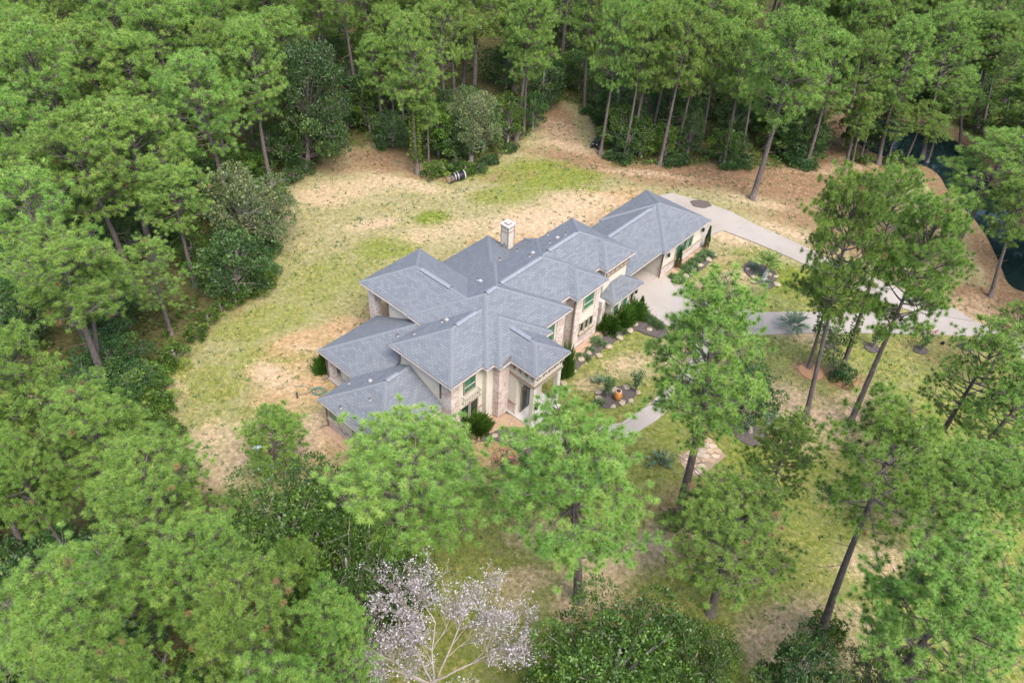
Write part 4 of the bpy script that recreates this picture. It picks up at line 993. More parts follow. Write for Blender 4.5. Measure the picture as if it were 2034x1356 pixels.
# left hand wood
LEFT = [((508, 318), (475, 45), 4.2, 'bright pale green pine in front of the mossy oak'), ((310, 520), (225, 205), 4.4, 'big pine with a forked sunlit crown in the left wood'), ((388, 568), (330, 330), 3.0, 'pine with a bare leaning trunk beside the left lawn edge'),
        ((340, 662), (290, 470), 2.4, 'small pine with a short pale trunk by the left lawn edge'), ((222, 788), (95, 460), 4.0, 'large pine with a bare leaning trunk over green undergrowth'), ((205, 762), (165, 500), 3.0, 'second bare leaning trunk pine beside the large one')]
for i, (b_, t_, W_, l_) in enumerate(LEFT): hero('pine_tree', (PINES[0], PINES[2], PINES[3], PINES[4], PINE_HIGH, PINE_HIGH)[i], b_, t_, W_, l_, i * 1.1)
for i, (t_, h, W_, l_) in enumerate([((180, 772), 13, 3.2, 'rounded pine on the left above the curved white branch'), ((20, 655), 15, 2.6, 'pine at the left border beside the dark gap'), ((295, 885), 14, 3.6, 'pale grey green pine left of the bare lawn tip'),
                                     ((130, 1110), 15, 3.6, 'big pine in the bottom left corner'), ((400, 1035), 13, 3.0, 'yellowing pine with brown needles low on the left'), ((490, 1135), 15, 3.0, 'pale fluffy pine left of the dark leafy tree'),
                                     ((660, 1175), 14, 2.0, 'narrow pine beside the dead white tree'), ((590, 1085), 12, 1.4, 'small pine crown over the dark leafy tree'), ((250, 1320), 16, 2.4, 'pine cut by the bottom border on the left'), ((560, 1312), 16, 2.6, 'pine cut by the bottom border left of the dead tree'),
                                     ((40, 880), 13, 2.0, 'pine over the leaning dark trunks at the left border'), ((170, 40), 17, 4.4, 'large rounded pine in the top left corner'), ((270, 60), 17, 3.8, 'pine right of the large top left pine'), ((20, 190), 17, 3.6, 'pine at the left border near the top'), ((60, 330), 17, 3.8, 'pine at the left border under the faint wire')]):
    crown_at('pine_tree', PINE_NEAR[i % 3] if t_[1] > 700 else PINES[i % 5], t_, h, W_, l_)
for i, (b_, t_) in enumerate((((66, 1035), (-40, 760)), ((55, 1105), (-70, 860)), ((20, 1120), (-120, 900)))):
    hero('pine_tree', PINES[3], b_, t_, 3.0, ('thick dark trunk leaning in from the left border, upper one of three', 'thick dark trunk leaning in from the left border, middle one of three', 'thick dark trunk leaning in from the left border, lowest of three')[i])
# broad-leaved trees
hero('oak_tree', OAK_PALE, (470, 500), (505, 322), 4.4, 'spreading grey green oak with pale branches at the left lawn edge', 0.3)
hero('oak_tree', OAK_MOSS, (612, 338), (615, 85), 4.2, 'dark oak hung with pale moss at the back of the lawn', 1.0)
hero('oak_tree', OAK_PALE, (935, 322), (950, 180), 3.4, 'pale grey green oak at the back of the lawn', 2.0)
hero('oak_tree', OAKS[0], (468, 590), (470, 455), 3.2, 'dark leafy tree with an ivy trunk on the left lawn edge', 1.5)
crown_at('oak_tree', OAK_NEAR[0], (560, 935), 10, 5.0, 'dark glossy leafy tree left of the broad bright pine', 0.6)
crown_at('oak_tree', OAK_NEAR[1], (690, 1010), 10, 4.6, 'dark glossy leafy tree above the dead white tree', 1.6)
crown_at('oak_tree', OAK_NEAR[0], (1225, 1175), 10, 4.6, 'dark glossy leafy tree at the bottom centre right of the dead tree', 0.1)
crown_at('oak_tree', OAK_NEAR[1], (1380, 1230), 8, 3.0, 'smaller dark leafy tree joined to the bottom centre one', 2.4)
crown_at('oak_tree', OAKS[1], (1600, 1262), 8, 2.6, 'dull green leafy tree on the bottom border at the foot of the slanting trunk', 1.4)
crown_at('oak_tree', OAK_PALE, (1790, 1290), 7, 2.4, 'grey green leafy tree on the bottom border near the right', 1.9)
hero('oak_tree', OAKS[2], (1490, 858), (1485, 700), 2.6, 'upright leafy tree beside the forked lawn pine', 0.4)
hero('young_tree', leafy_proto(61, 4.5, 1.3, 0.05, 1300, 0.2, GREYLEAF, 14, trunk_r=0.05), (1652, 742), (1665, 655), 1.3, 'thin pale sapling at the foot of the vine-clad pine', 0.4)

# ------------------------------------------------------------------ the woods round the clearing
def ok(x, y, W_, rad):
    for tx, ty, tw in taken:
        if (tx - x) ** 2 + (ty - y) ** 2 < (rad + 0.35 * tw) ** 2: return False
    return True
def inview(x, y, zt):
    for z_ in (0, zt * 0.6, zt):
        px, py = proj((x, y, z_))
        if -60 < px < 2094 and -60 < py < 1420: return True
    return False
random.seed(99)
def zone_(px, py):
    if px < 330: return 'at the far left of the photo'
    if px < 580: return 'left of the mossy oak'
    if px < 760: return 'behind the mossy oak'
    if px < 1070: return 'behind the pale oak at the back of the lawn'
    if px < 1240: return 'round the head of the dirt track'
    if px < 1480: return 'behind the garage wing'
    if px < 1690: return 'between the garage wing and the pond'
    return 'round the pond'
nwood = 0
for _ in range(9000):
    if nwood >= 175: break
    x, y = random.uniform(-85, 92), random.uniform(24, 138)
    if y < 78 and x > -18: continue
    if y < 50 or (x > 20 and y < 78): continue
    d = float(polydist(CLEAR, np.array(x), np.array(y)))
    if d < 1.5 or float(polydist(POND, np.array(x), np.array(y))) < 1.5: continue
    if not inview(x, y, 18) or not ok(x, y, 3, 2.7): continue
    H_ = random.uniform(13.5, 20.5); W_ = random.uniform(2.5, 4.3)
    cx_, cy_ = proj((x, y, H_ * 0.75))
    if -150 < cx_ < 430 and 470 < cy_ < 930: continue
    taken.append((x, y, W_)); nwood += 1
    put('pine_tree', random.choice(PINES), (x, y), (random.uniform(-1, 1), random.uniform(-1, 1)), H_, W_, None,
        'pine in the dense wood ' + zone_(*proj((x, y, 8))), 'tree', 'pines in the wood ' + zone_(*proj((x, y, 8))))
nright = 0
for _ in range(3000):
    if nright >= 34: break
    x, y = random.uniform(42, 85), random.uniform(8, 78)
    px, py = proj((x, y, 0))
    if px < 2160 or float(polydist(POND, np.array(x), np.array(y))) < 1.5 or not ok(x, y, 3, 2.8): continue
    taken.append((x, y, 3.2)); nright += 1
    put('pine_tree', random.choice(PINES), (x, y), (random.uniform(-.6, .6), random.uniform(-.6, .6)), random.uniform(14, 19), random.uniform(2.6, 3.6), None, 'pine in the wood just past the right border', 'tree', 'pines past the right border')
UND = [(600, 335), (655, 300), (690, 262), (870, 312), (905, 325), (885, 280), (960, 305), (1008, 290), (1058, 262), (1075, 225), (1092, 190), (1120, 180), (1150, 185), (1185, 215), (1205, 255), (1225, 305), (1245, 322), (1262, 300), (1285, 270), (1322, 318),
       (1340, 290), (1365, 318), (1372, 280), (1432, 325), (1455, 328), (1448, 285), (1480, 262), (1530, 300), (1560, 312), (1590, 325), (1612, 320), (1575, 270), (1520, 240), (1400, 240), (1330, 230), (1690, 305), (1722, 312), (780, 295), (765, 250), (800, 240), (700, 220), (840, 250), (930, 240), (1990, 300), (1920, 220), (1860, 210)]
for i, (px, py) in enumerate(UND):
    p = at(px, py); put('leafy_tree', OAKS[i % 4], (p[0], p[1] + 0.6), (0, 0), random.uniform(3.6, 6.5), random.uniform(1.7, 2.7), None, 'dark leafy understory tree below the pines behind the house', 'tree', 'understory trees behind the house')
zone = zone_
nb_, nl_ = 0, 0
for _ in range(9000):
    x, y = random.uniform(-75, 85), random.uniform(36, 128)
    left_ = y < 78
    if left_ and (x > -20 or nl_ >= 60): continue
    if not left_ and nb_ >= 105: continue
    d = float(polydist(CLEAR, np.array(x), np.array(y)))
    if d < 1.6 or float(polydist(POND, np.array(x), np.array(y))) < 1.2 or not inview(x, y, 5): continue
    if left_: nl_ += 1
    else: nb_ += 1
    z_ = zone(*proj((x, y, 3)))
    put('leafy_tree', OAKS[(nb_ + nl_) % 4], (x, y), (0, 0), random.uniform(3.0, 7.5) if not left_ else random.uniform(2.2, 5.5), random.uniform(1.7, 3.0), None, 'leafy understory tree inside the wood ' + z_ if not left_ else 'leafy understory tree under the pines left of the lawn', 'tree', 'understory trees ' + z_ if not left_ else 'understory trees left of the lawn')
# bushes at the wood's edge
BUSHES = [(285, 860, 0), (250, 830, 0), (235, 800, 0), (280, 880, 0), (255, 770, 0), (318, 805, 0), (290, 785, 0), (335, 860, 0), (240, 860, 0), (220, 850, 0), (330, 815, 0), (345, 870, 0), (325, 850, 0), (310, 830, 0), (300, 800, 0), (320, 780, 0), (290, 830, 0), (270, 800, 0), (265, 850, 0), (300, 760, 0), (350, 720, 0), (330, 740, 0), (270, 770, 0), (250, 740, 0), (395, 670, 0), (415, 640, 0), (440, 620, 0), (470, 605, 0), (500, 585, 0), (520, 570, 0),
          (535, 545, 1), (525, 520, 2), (535, 500, 1), (610, 345, 2), (585, 360, 2), (880, 345, 0), (900, 340, 1), (925, 345, 0), (950, 340, 1), (860, 350, 0), (975, 325, 1), (1015, 300, 1), (1240, 325, 1), (1215, 315, 1), (1350, 325, 1), (1330, 328, 1), (1440, 335, 1), (1460, 335, 1), (1475, 330, 1),
          (1595, 332, 1), (1610, 335, 1), (1575, 325, 1), (770, 285, 1), (760, 292, 1), (1720, 325, 0), (1700, 318, 0), (1775, 330, 0), (1810, 332, 0), (1165, 225, 1), (1185, 235, 1), (1195, 250, 1), (1330, 1040, 0), (1640, 1262, 0), (1672, 752, 1)]
for px, py, k in BUSHES:
    p = at(px, py); s_ = random.uniform(0.6, 1.05)
    put('bush', BUSH[k], (p[0], p[1]), (0, 0), BUSH[k].H * s_ * 0.8, BUSH[k].R * s_, None, 'low green bush at the edge of the wood', 'bush', 'bushes along the wood edge')
for i in range(70):
    px, py = random.uniform(-60, 720), random.uniform(930, 1420); p = at(px, py)
    if float(polydist(CLEAR, np.array(p[0]), np.array(p[1]))) < 0.3: continue
    k = i % 3; s_ = random.uniform(0.7, 1.25)
    put('bush', BUSH[k], (p[0], p[1]), (0, 0), BUSH[k].H * s_ * 0.8, BUSH[k].R * s_ * 1.15, None, 'green bush on the wood floor under the lower left pines', 'bush', 'bushes under the lower left pines')
# forest floor undergrowth: a leafy carpet nobody could count
n = 110000
ux, uy = rng.uniform(-75, 80, n), rng.uniform(20, 120, n)
cdist = polydist(CLEAR, ux, uy); pdist = polydist(POND, ux, uy)
clump = np.sin(ux * 0.9) * np.sin(uy * 0.8 + 1) + np.sin(ux * 0.37 + uy * 0.5)
keep = (cdist > 0.2) & (pdist > 1.0) & (clump > -0.75)
P = np.stack([ux, uy, rng.uniform(0, 0.5, n)], -1)[keep]
Vv, Fq = cards(P, np.array([0, 0, 0.7]), 0.42, 1.6, 1.0)
um = npmesh('undergrowth', Vv, Fq, LUSH, dict(tint=np.repeat(np.clip(rng.normal(0.35, 0.2, len(P)), 0, 1), 4)))
tag(link(bpy.data.objects.new('undergrowth', um)), 'leafy green undergrowth covering the floor of the wood', 'undergrowth', kind='stuff')
# grass blades of the lawn
n = 90000
gx, gy = rng.uniform(-45, 48, n), rng.uniform(18, 92, n)
gi = np.clip(np.round((gx - xs[0]) * 0).astype(int), 0, 0)
ixx = np.clip(np.searchsorted(xs, gx), 0, nx - 1); iyy = np.clip(np.searchsorted(ys, gy), 0, ny - 1)
gg = green[iyy, ixx]; bare = np.maximum.reduce([dirt[iyy, ixx], clay[iyy, ixx] * 0.8, litter[iyy, ixx], wood[iyy, ixx]])
keep = (rng.uniform(size=n) < gg * 1.1 - bare * 0.9)
for poly in (COURT, STRIP, SIDE, POND, Lf + Rt[::-1]): keep &= polydist(poly, gx, gy) > 0.15
hx = (np.stack([gx, gy], -1) - HO[:2]); hu, hv = hx @ _a, hx @ _b
for B in BL.values():
    u0, u1, v0, v1 = B['rect']; keep &= ~((hu > u0) & (hu < u1) & (hv > v0) & (hv < v1))
P = np.stack([gx, gy, np.full(n, -0.06)], -1)[keep]
P3_ = np.repeat(P, 3, 0) + rng.normal(size=(len(P) * 3, 3)) * np.array([0.09, 0.09, 0])
Vv, Fq = cards(P3_, np.array([0, 0, 1.6]), 0.17, 3.0, 0.8, tri=True)
GRASS = foliage('grass_blades', [(0.0, (0.26, 0.22, 0.09)), (0.45, (0.17, 0.21, 0.035)), (1.0, (0.12, 0.20, 0.02))], 0.3)
gb = npmesh('grass', Vv, Fq, GRASS, dict(tint=np.repeat(np.clip(np.repeat(gg[keep], 3) * 1.0 + rng.normal(0, 0.2, len(P3_)) - 0.15, 0, 1), 3)))
tag(link(bpy.data.objects.new('grass', gb)), 'short patchy grass growing on the lawns', 'grass', kind='stuff')

# ------------------------------------------------------------------ the dead, bleached tree
def dead_tree(px, h):
    r = np.random.default_rng(5); p = at(px[0], px[1], 0); wood = MB(); leaves = []; ldir = []
    def grow(p0, d, L, rad, lev):
        n = 5; pts = [np.array(p0)]; dd = np.array(d)
        for i in range(n):
            dd = dd + r.normal(size=3) * 0.10 + np.array([0, 0, 0.03]); dd /= np.linalg.norm(dd); pts.append(pts[-1] + dd * L / n)
        wood.tube(pts if lev < 3 else pts[::2], [max(0.009, rad * (1 - 0.65 * i / n)) for i in range(n + 1)][:: 1 if lev < 3 else 2], (6, 5, 4, 3)[lev], cap=False)
        if lev == 3:
            if r.uniform() < 0.8:
                c = pts[-1 - int(r.integers(0, 2))]
                for _ in range(int(r.integers(3, 7))): leaves.append(c + r.normal(size=3) * 0.10); ldir.append(dd)
            return
        for i in range((7, 9, 8)[lev]):
            t_ = r.uniform(0.30, 1.0) if i else 1.0
            q = pts[min(n, max(1, int(round(t_ * n))))]
            s_ = r.normal(size=3); s_ -= dd * (s_ @ dd); s_ /= np.linalg.norm(s_)
            nd_ = dd * r.uniform(0.8, 1.2) + s_ * r.uniform(0.35, 0.75); nd_ /= np.linalg.norm(nd_)
            grow(q, nd_, L * r.uniform(0.38, 0.60), rad * r.uniform(0.32, 0.46), lev + 1)
    o = empty('dead_tree', (p[0], p[1], -0.05)); tag(o, 'dead bleached tree with white bare branches and curled pale leaves', 'tree')
    wood.tube([(0, 0, 0), (0.05, 0.1, h * 0.2), (0, 0.1, h * 0.36)], [0.24, 0.19, 0.15], 9)
    for a_, el, ln in ((2.3, 1.05, 0.50), (0.9, 1.0, 0.52), (3.3, 0.75, 0.42), (0.1, 0.65, 0.45), (4.4, 0.7, 0.35), (5.6, 0.75, 0.38), (1.6, 1.35, 0.48), (-0.5, 0.45, 0.40), (2.9, 0.5, 0.40)):
        d = np.array([math.cos(a_) * math.cos(el), math.sin(a_) * math.cos(el), math.sin(el)])
        grow((0, 0.1, h * r.uniform(0.26, 0.37)), d, h * ln, 0.075, 0)
    wood.obj('trunk', PALEBARK, o, True)
    L_ = np.array(leaves); D_ = np.array(ldir)
    V, Fq = cards(L_, D_ * 0.3, 0.115, 1.7, 1.0)
    c_ = link(bpy.data.objects.new('withered_leaf', npmesh('withered_leaf', V, Fq, DEADLEAF, dict(tint=np.repeat(np.clip(r.normal(0.5, 0.25, len(L_)), 0, 1), 4)))), o); c_['kind'] = 'stuff'
    print('dead tree leaves', len(L_), len(wood.f))
dead_tree((862, 1410), 9.4)

# ------------------------------------------------------------------ beds, gravel and stones round the house
def bed(name, poly, z, mt, label, cat):
    poly = chaikin(poly, 1)
    o = MB().prism([tuple(p) for p in poly], z - 0.15, z).obj(name, mt); tag(o, label, cat, kind='structure'); return o
bed('mulch_bed', gp((1312, 561), (1330, 541), (1345, 533), (1372, 512), (1396, 492), (1416, 502), (1420, 512), (1402, 528), (1380, 546), (1352, 562), (1330, 574)), 0.02, MULCH, None, None)
bed('mulch_bed', gp((1118, 742), (1110, 725), (1132, 700), (1186, 656), (1204, 648), (1230, 618), (1290, 632), (1335, 660), (1318, 674), (1285, 664), (1256, 652), (1222, 678), (1190, 698), (1160, 718), (1140, 742)), 0.022, MULCH, None, None)
bed('mulch_bed', gp((1178, 795), (1188, 778), (1205, 772), (1230, 765), (1256, 768), (1268, 780), (1255, 796), (1232, 806), (1208, 812), (1186, 806)), 0.02, MULCH, None, None)
bed('mulch_bed', gp((905, 850), (960, 838), (1010, 846), (1062, 880), (1078, 905), (1050, 912), (1015, 885), (985, 872), (930, 878)), 0.02, MULCH, None, None)
bed('mulch_bed', gp((990, 962), (1002, 955), (1014, 962), (1020, 980), (1012, 994), (1000, 994), (992, 980)), 0.02, MULCH, None, None)
bed('mulch_bed', gp((1476, 527), (1488, 518), (1510, 524), (1534, 531), (1545, 546), (1540, 566), (1524, 577), (1512, 566), (1494, 552), (1480, 540)), 0.02, MULCH, None, None)
for px, py, r_ in ((1733, 690, 0.62), (1829, 695, 0.62), (1645, 684, 0.55), (1916, 690, 0.6), (1490, 858, 1.3)):
    c = at(px, py); bed('mulch_bed', [(c[0] + r_ * math.cos(a_) * random.uniform(.9, 1.1), c[1] + r_ * math.sin(a_) * random.uniform(.9, 1.1)) for a_ in np.linspace(0, 6.28, 13)[:-1]], 0.02, MULCH, None, None)
c = at(1392, 406); bed('mulch_heap', [(c[0] + 1.15 * math.cos(a_) * random.uniform(.85, 1.15), c[1] + 0.75 * math.sin(a_) * random.uniform(.85, 1.15)) for a_ in np.linspace(0, 6.28, 17)[:-1]], 0.10, MULCH, None, None)
for px, py, r_ in ((1612, 737, 1.0), (1676, 752, 1.2)):
    c = at(px, py); bed('pine_straw_ring', [(c[0] + r_ * math.cos(a_) * random.uniform(.85, 1.15), c[1] + r_ * math.sin(a_) * random.uniform(.85, 1.15)) for a_ in np.linspace(0, 6.28, 15)[:-1]], 0.012, STRAW, None, None)
def hpoly(*p): return [hw(u, v)[:2] for u, v in p]
bed('gravel_strip', hpoly((23.7, -1.3), (23.7, -0.45), (31.2, -0.75), (31.2, -1.35)), 0.035, GRAVEL, None, None)
bed('gravel_strip', hpoly((7.2, -0.7), (7.2, 0.1), (14.5, -0.1), (14.5, -0.9)), 0.036, GRAVEL, None, None)
bed('gravel_strip', hpoly((-4.6, -1.0), (-4.6, 0.3), (-0.5, 0.7), (0.3, 1.4), (1.1, 2.6), (1.1, 0.0), (0.0, 0.0), (0.0, -1.0)), 0.034, GRAVEL, None, None)
bed('gravel_strip', hpoly((-10.0, -9.0), (-10.15, -6.5), (-9.95, -3.0), (-9.4, -2.2), (-9.4, -8.7)), 0.034, GRAVEL, None, None)
bed('gravel_strip', hpoly((18.3, 0.3), (22.0, 2.0), (24.0, 4.2), (23.0, 4.4), (20.6, 2.6), (18.2, 1.0)), 0.034, GRAVEL, None, None)
bed('gravel_strip', hpoly((23.6, -0.5), (25.5, 1.2), (28.0, 3.0), (27.4, 3.5), (24.8, 1.7), (23.0, -0.1)), 0.033, GRAVEL, None, None)
# gravel stones lying proud of the strips, too many to count
gv = MB()
for u0, u1, v0, v1, n in ((23.7, 31.2, -1.3, -0.75, 260), (7.2, 14.5, -0.65, -0.05, 240), (-4.4, 0.0, -0.9, 0.4, 150), (-10.4, -9.5, -9.2, -3.2, 200), (0.1, 1.05, 0.2, 1.3, 60)):
    for _ in range(n):
        u, v = random.uniform(u0, u1), random.uniform(v0, v1); x, y, _z = hw(u, v); r_ = random.uniform(0.05, 0.11); k = random.uniform(0, 6)
        b0 = [(x + r_ * math.cos(k + a_), y + r_ * 0.8 * math.sin(k + a_), 0.03) for a_ in (0, 1.26, 2.5, 3.77, 5.0)]
        n0 = len(gv.v); gv.v += b0 + [(x, y, 0.03 + r_ * 0.8)]; gv.f += [(n0 + i, n0 + (i + 1) % 5, n0 + 5) for i in range(5)]
PEB = mulch('pebbles', (0.17, 0.10, 0.065), (0.38, 0.29, 0.21), 4)
tag(gv.obj('gravel', PEB), 'tan and orange river gravel along the foot of the house walls', 'gravel', kind='stuff')
def rock_mesh(seed, flat):
    r = random.Random(seed); bm = bmesh.new(); bmesh.ops.create_icosphere(bm, subdivisions=1, radius=1)
    for v in bm.verts: v.co *= r.uniform(0.78, 1.12); v.co.z *= flat
    me = bpy.data.meshes.new('garden_stone'); bm.to_mesh(me); bm.free(); me.materials.append(LIME); return me
RK = [rock_mesh(i, 0.35 + 0.12 * (i % 3)) for i in range(5)]
STONES = {'along the mulch bed below the brick bay windows': [(1156, 713), (1190, 707), (1209, 689), (1231, 671), (1252, 658), (1261, 645), (1140, 737), (1290, 655), (1170, 700)],
          'round the mulch island with the orange jar': [(1189, 793), (1222, 777), (1244, 770), (1268, 781), (1218, 808), (1236, 801), (1253, 797), (1188, 779)],
          'along the mulch bed of the garage front': [(1419, 507), (1407, 515), (1390, 528), (1377, 536), (1363, 549), (1353, 557), (1342, 566)],
          'round the front porch flower bed': [(983, 866), (1041, 888), (1065, 908), (1126, 775), (1120, 762), (1010, 872)],
          'round the small dark bed on the front lawn': [(993, 975), (1008, 994), (1022, 975)],
          'round the mulch island under the palm': [(1485, 535), (1498, 552), (1541, 550), (1543, 566), (1527, 545), (1498, 560)]}
k = 0
for wh, lst in STONES.items():
    for px, py in lst:
        c = at(px, py); o = link(bpy.data.objects.new('garden_stone', RK[k % 5])); k += 1
        o.location = (c[0], c[1], 0.06); o.rotation_euler = (0, 0, random.uniform(0, 6)); s_ = random.uniform(0.22, 0.38); o.scale = (s_ * 1.25, s_, s_)
        tag(o, 'pale limestone boulder ' + wh, 'stone', 'limestone boulders ' + wh)
# flagstone patch on the lawn: each stone its own piece
fp = gp((1348, 905), (1408, 868), (1442, 905), (1390, 948), (1362, 938))
po = MB().prism(fp, -0.12, 0.012).obj('flagstone_patch', plain('sandy_bed', (0.22, 0.165, 0.12), 0.95, 0.15, 5)); po['kind'] = 'structure'
r = random.Random(3); fx = [p[0] for p in fp]; fy = [p[1] for p in fp]; FL = []
for gy_ in np.arange(min(fy), max(fy), 0.52):
    for gx_ in np.arange(min(fx), max(fx), 0.62):
        x, y = gx_ + r.uniform(-.1, .1) + (0.3 if int(gy_ / 0.52) % 2 else 0), gy_ + r.uniform(-.08, .08)
        if float(polydist(fp, np.array(x), np.array(y))) > -0.12: continue
        n = r.choice((5, 6, 6, 7)); k0 = r.uniform(0, 6); pts = [(x + 0.34 * math.cos(k0 + 6.283 * i / n) * r.uniform(.8, 1.08), y + 0.29 * math.sin(k0 + 6.283 * i / n) * r.uniform(.8, 1.08)) for i in range(n)]
        c_ = r.choice(((0.33, 0.25, 0.165), (0.28, 0.205, 0.14), (0.35, 0.28, 0.21), (0.30, 0.245, 0.195)))
        nm = 'flag_%d' % int(c_[0] * 100)
        mt_ = bpy.data.materials.get(nm) or plain(nm, c_, 0.9, 0.2, 4)
        MB().prism(pts, -0.02, 0.045 + r.uniform(0, .03)).obj('flagstone', mt_, po)

# ------------------------------------------------------------------ garden plants
def spray_proto(seed, R, H, n, leaf, mt, asp=5.0, up=0.8, tint=0.5, base=0.0):
    """a shrub of pointed upward sprays"""
    r = np.random.default_rng(seed); a = r.uniform(0, 6.283, n); q = r.uniform(0, 1, n) ** 0.5
    z = H * r.uniform(base, 1, n) * np.sqrt(np.maximum(0, 1 - q ** 2)) ** 0.7
    lump = 0.78 + 0.28 * np.sin(a * 3 + seed) * np.sin(a * 5 + 1.7 * seed) + r.normal(0, 0.10, n)
    z = z * (0.85 + 0.35 * np.sin(a * 4 + q * 5 + seed)); q2 = q * np.clip(lump, 0.45, 1.25)
    P = np.stack([R * q2 * np.cos(a), R * q2 * np.sin(a), np.maximum(z, 0.03)], -1)
    D = np.stack([np.cos(a) * q, np.sin(a) * q, np.full(n, up)], -1)
    V, F_ = cards(P, D, leaf, asp, 0.35, tri=True)
    o = Tree(); o.crown = npmesh('foliage', V, F_, mt, dict(tint=np.repeat(np.clip(tint + r.normal(0, 0.17, n), 0, 1), 3))); o.R = R; o.H = H
    st = MB(); st.tube([(0, 0, -0.05), (0, 0, H * 0.5)], [0.05, 0.02], 5)
    for i in range(5): st.tube([(0, 0, 0.05), (R * 0.5 * math.cos(i * 1.3), R * 0.5 * math.sin(i * 1.3), H * 0.5)], [0.03, 0.01], 4)
    o.trunk = st.mesh('stem', GREYBARK); return o
def plant(name, proto, px, W_, H_, label, cat='shrub', group=None, xy=None):
    p = at(*px) if xy is None else xy
    o = empty(name, (p[0], p[1], 0.0), random.uniform(0, 6.28)); o.scale = (W_ / proto.R, W_ / proto.R, H_ / proto.H)
    link(bpy.data.objects.new('stem', proto.trunk), o); link(bpy.data.objects.new('foliage', proto.crown), o)
    return tag(o, label, cat, group)
JN = spray_proto(1, 1.2, 1.5, 2600, 0.48, JUNI, 5.0, 1.1, 0.55); GB = spray_proto(2, 0.6, 0.5, 700, 0.16, BEDGREEN, 3.0, 0.6)
plant('juniper_shrub', JN, (1208, 652), 1.15, 1.5, 'dark green spiky juniper nearest the brick bay in the front bed', group='junipers of the front bed')
plant('juniper_shrub', JN, (1232, 640), 1.35, 1.6, 'big dark green spiky juniper in the middle of the front bed', group='junipers of the front bed')
plant('juniper_shrub', JN, (1258, 628), 1.2, 1.4, 'dark green spiky juniper beside the concrete court', group='junipers of the front bed')
plant('juniper_shrub', JN, (945, 855), 1.2, 1.5, 'dark green spiky shrub below the tall corner windows')
plant('juniper_shrub', JN, (1121, 745), 0.75, 2.9, 'tall dark green shrub at the right of the front porch')
plant('juniper_shrub', JN, (641, 738), 0.7, 1.6, 'dark green shrub beside the left porch post')
plant('juniper_shrub', JN, (660, 728), 0.8, 1.4, 'dark green shrub behind the left porch post')
plant('garden_shrub', GB, (1185, 680), 0.7, 0.5, 'pale green low shrub in the front mulch bed')
for i, (px, py) in enumerate(((1270, 626), (1284, 634), (1296, 642), (1308, 650))): plant('garden_shrub', GB, (px, py), 0.55, 0.7, 'small rounded green shrub in the row beside the concrete court', group='shrub row beside the court')
for px, py in ((1150, 708), (1172, 696), (1200, 686), (1220, 668), (1240, 660), (1165, 712)): plant('garden_plant', GB, (px, py), 0.42, 0.35, 'small grey green plant between the boulders of the front bed', 'plant', 'small plants of the front bed')
for px, py in ((1336, 552), (1350, 558), (1358, 534), (1370, 528), (1366, 540), (1382, 520), (1392, 512), (1400, 504), (1344, 562), (1378, 532), (1408, 508)):
    plant('garden_plant', GB, (px, py), random.uniform(0.5, 0.85), 0.5, 'low green plant in the mulch bed of the garage front', 'plant', 'low plants of the garage bed')
plant('garden_plant', GB, (1190, 800), 0.5, 0.4, 'small grey plant left of the orange jar', 'plant')
CYP = spray_proto(3, 0.3, 2.4, 1200, 0.22, CYPR, 4.0, 1.2)
def cypress(px, h, label):
    r = np.random.default_rng(int(px[0])); n = 1100; z = r.uniform(0.05, 1, n); a = r.uniform(0, 6.283, n); q = 0.28 * np.minimum(1, (1 - z) * 1.6 + 0.06) * r.uniform(0.4, 1, n)
    V, F_ = cards(np.stack([q * np.cos(a), q * np.sin(a), z * h], -1), np.stack([np.cos(a) * .3, np.sin(a) * .3, np.ones(n)], -1), 0.22, 4.0, 0.25, tri=True)
    p = at(*px); o = empty('cypress', (p[0], p[1], 0)); tag(o, label, 'shrub')
    MB().tube([(0, 0, 0), (0, 0, h * .6)], [0.04, 0.02], 5).obj('stem', GREYBARK, o)
    link(bpy.data.objects.new('foliage', npmesh('foliage', V, F_, CYPR, dict(tint=np.repeat(np.clip(0.05 + z * 0.9 + r.normal(0, .12, n), 0, 1), 3)))), o)
cypress((1345, 533), 2.5, 'narrow half browned cypress near the breezeway corner of the garage'); cypress((1401, 494), 2.6, 'narrow half browned cypress at the far end of the garage front'); cypress((1272, 616), 1.5, 'thin greyish cypress by the edge of the concrete court')
def crape(px, h, label, flowers=14, W_=0.8, grp=None):
    r = np.random.default_rng(int(px[0] * 3)); p = at(*px); o = empty('crape_myrtle', (p[0], p[1], 0)); tag(o, label, 'shrub', grp); st = MB(); L_, Fp = [], []
    for i in range(9):
        a = i * 0.7 + r.normal() * .2; e = np.array([W_ * math.cos(a) * r.uniform(.3, 1), W_ * math.sin(a) * r.uniform(.3, 1), h * r.uniform(.75, 1.05)])
        st.tube([(0, 0, 0), tuple(e * 0.5 + np.array([0, 0, .15 * h])), tuple(e)], [0.03, 0.018, 0.008], 4)
        for t_ in np.linspace(0.25, 1, 22): L_.append(e * t_ + r.normal(size=3) * 0.10 + np.array([0, 0, .15 * h * math.sin(t_ * 3.1)]))
        if i < flowers:
            for _ in range(14): Fp.append(e + np.array([0, 0, .05]) + r.normal(size=3) * 0.10)
    L_ = np.array(L_); st.obj('stem', GREYBARK, o)
    V, F_ = cards(np.repeat(L_, 4, 0) + r.normal(size=(len(L_) * 4, 3)) * .06, np.array([0, 0, .6]), 0.15, 1.9, 1.0)
    link(bpy.data.objects.new('foliage', npmesh('foliage', V, F_, BEDGREEN, dict(tint=np.repeat(np.clip(r.normal(.35, .2, len(L_) * 4), 0, 1), 4)))), o)
    if Fp:
        V, F_ = cards(np.array(Fp), np.array([0, 0, .4]), 0.14, 1.3, 1.0)
        link(bpy.data.objects.new('blossom', npmesh('blossom', V, F_, PINK, dict(tint=np.repeat(r.uniform(0, 1, len(Fp)), 4)))), o)
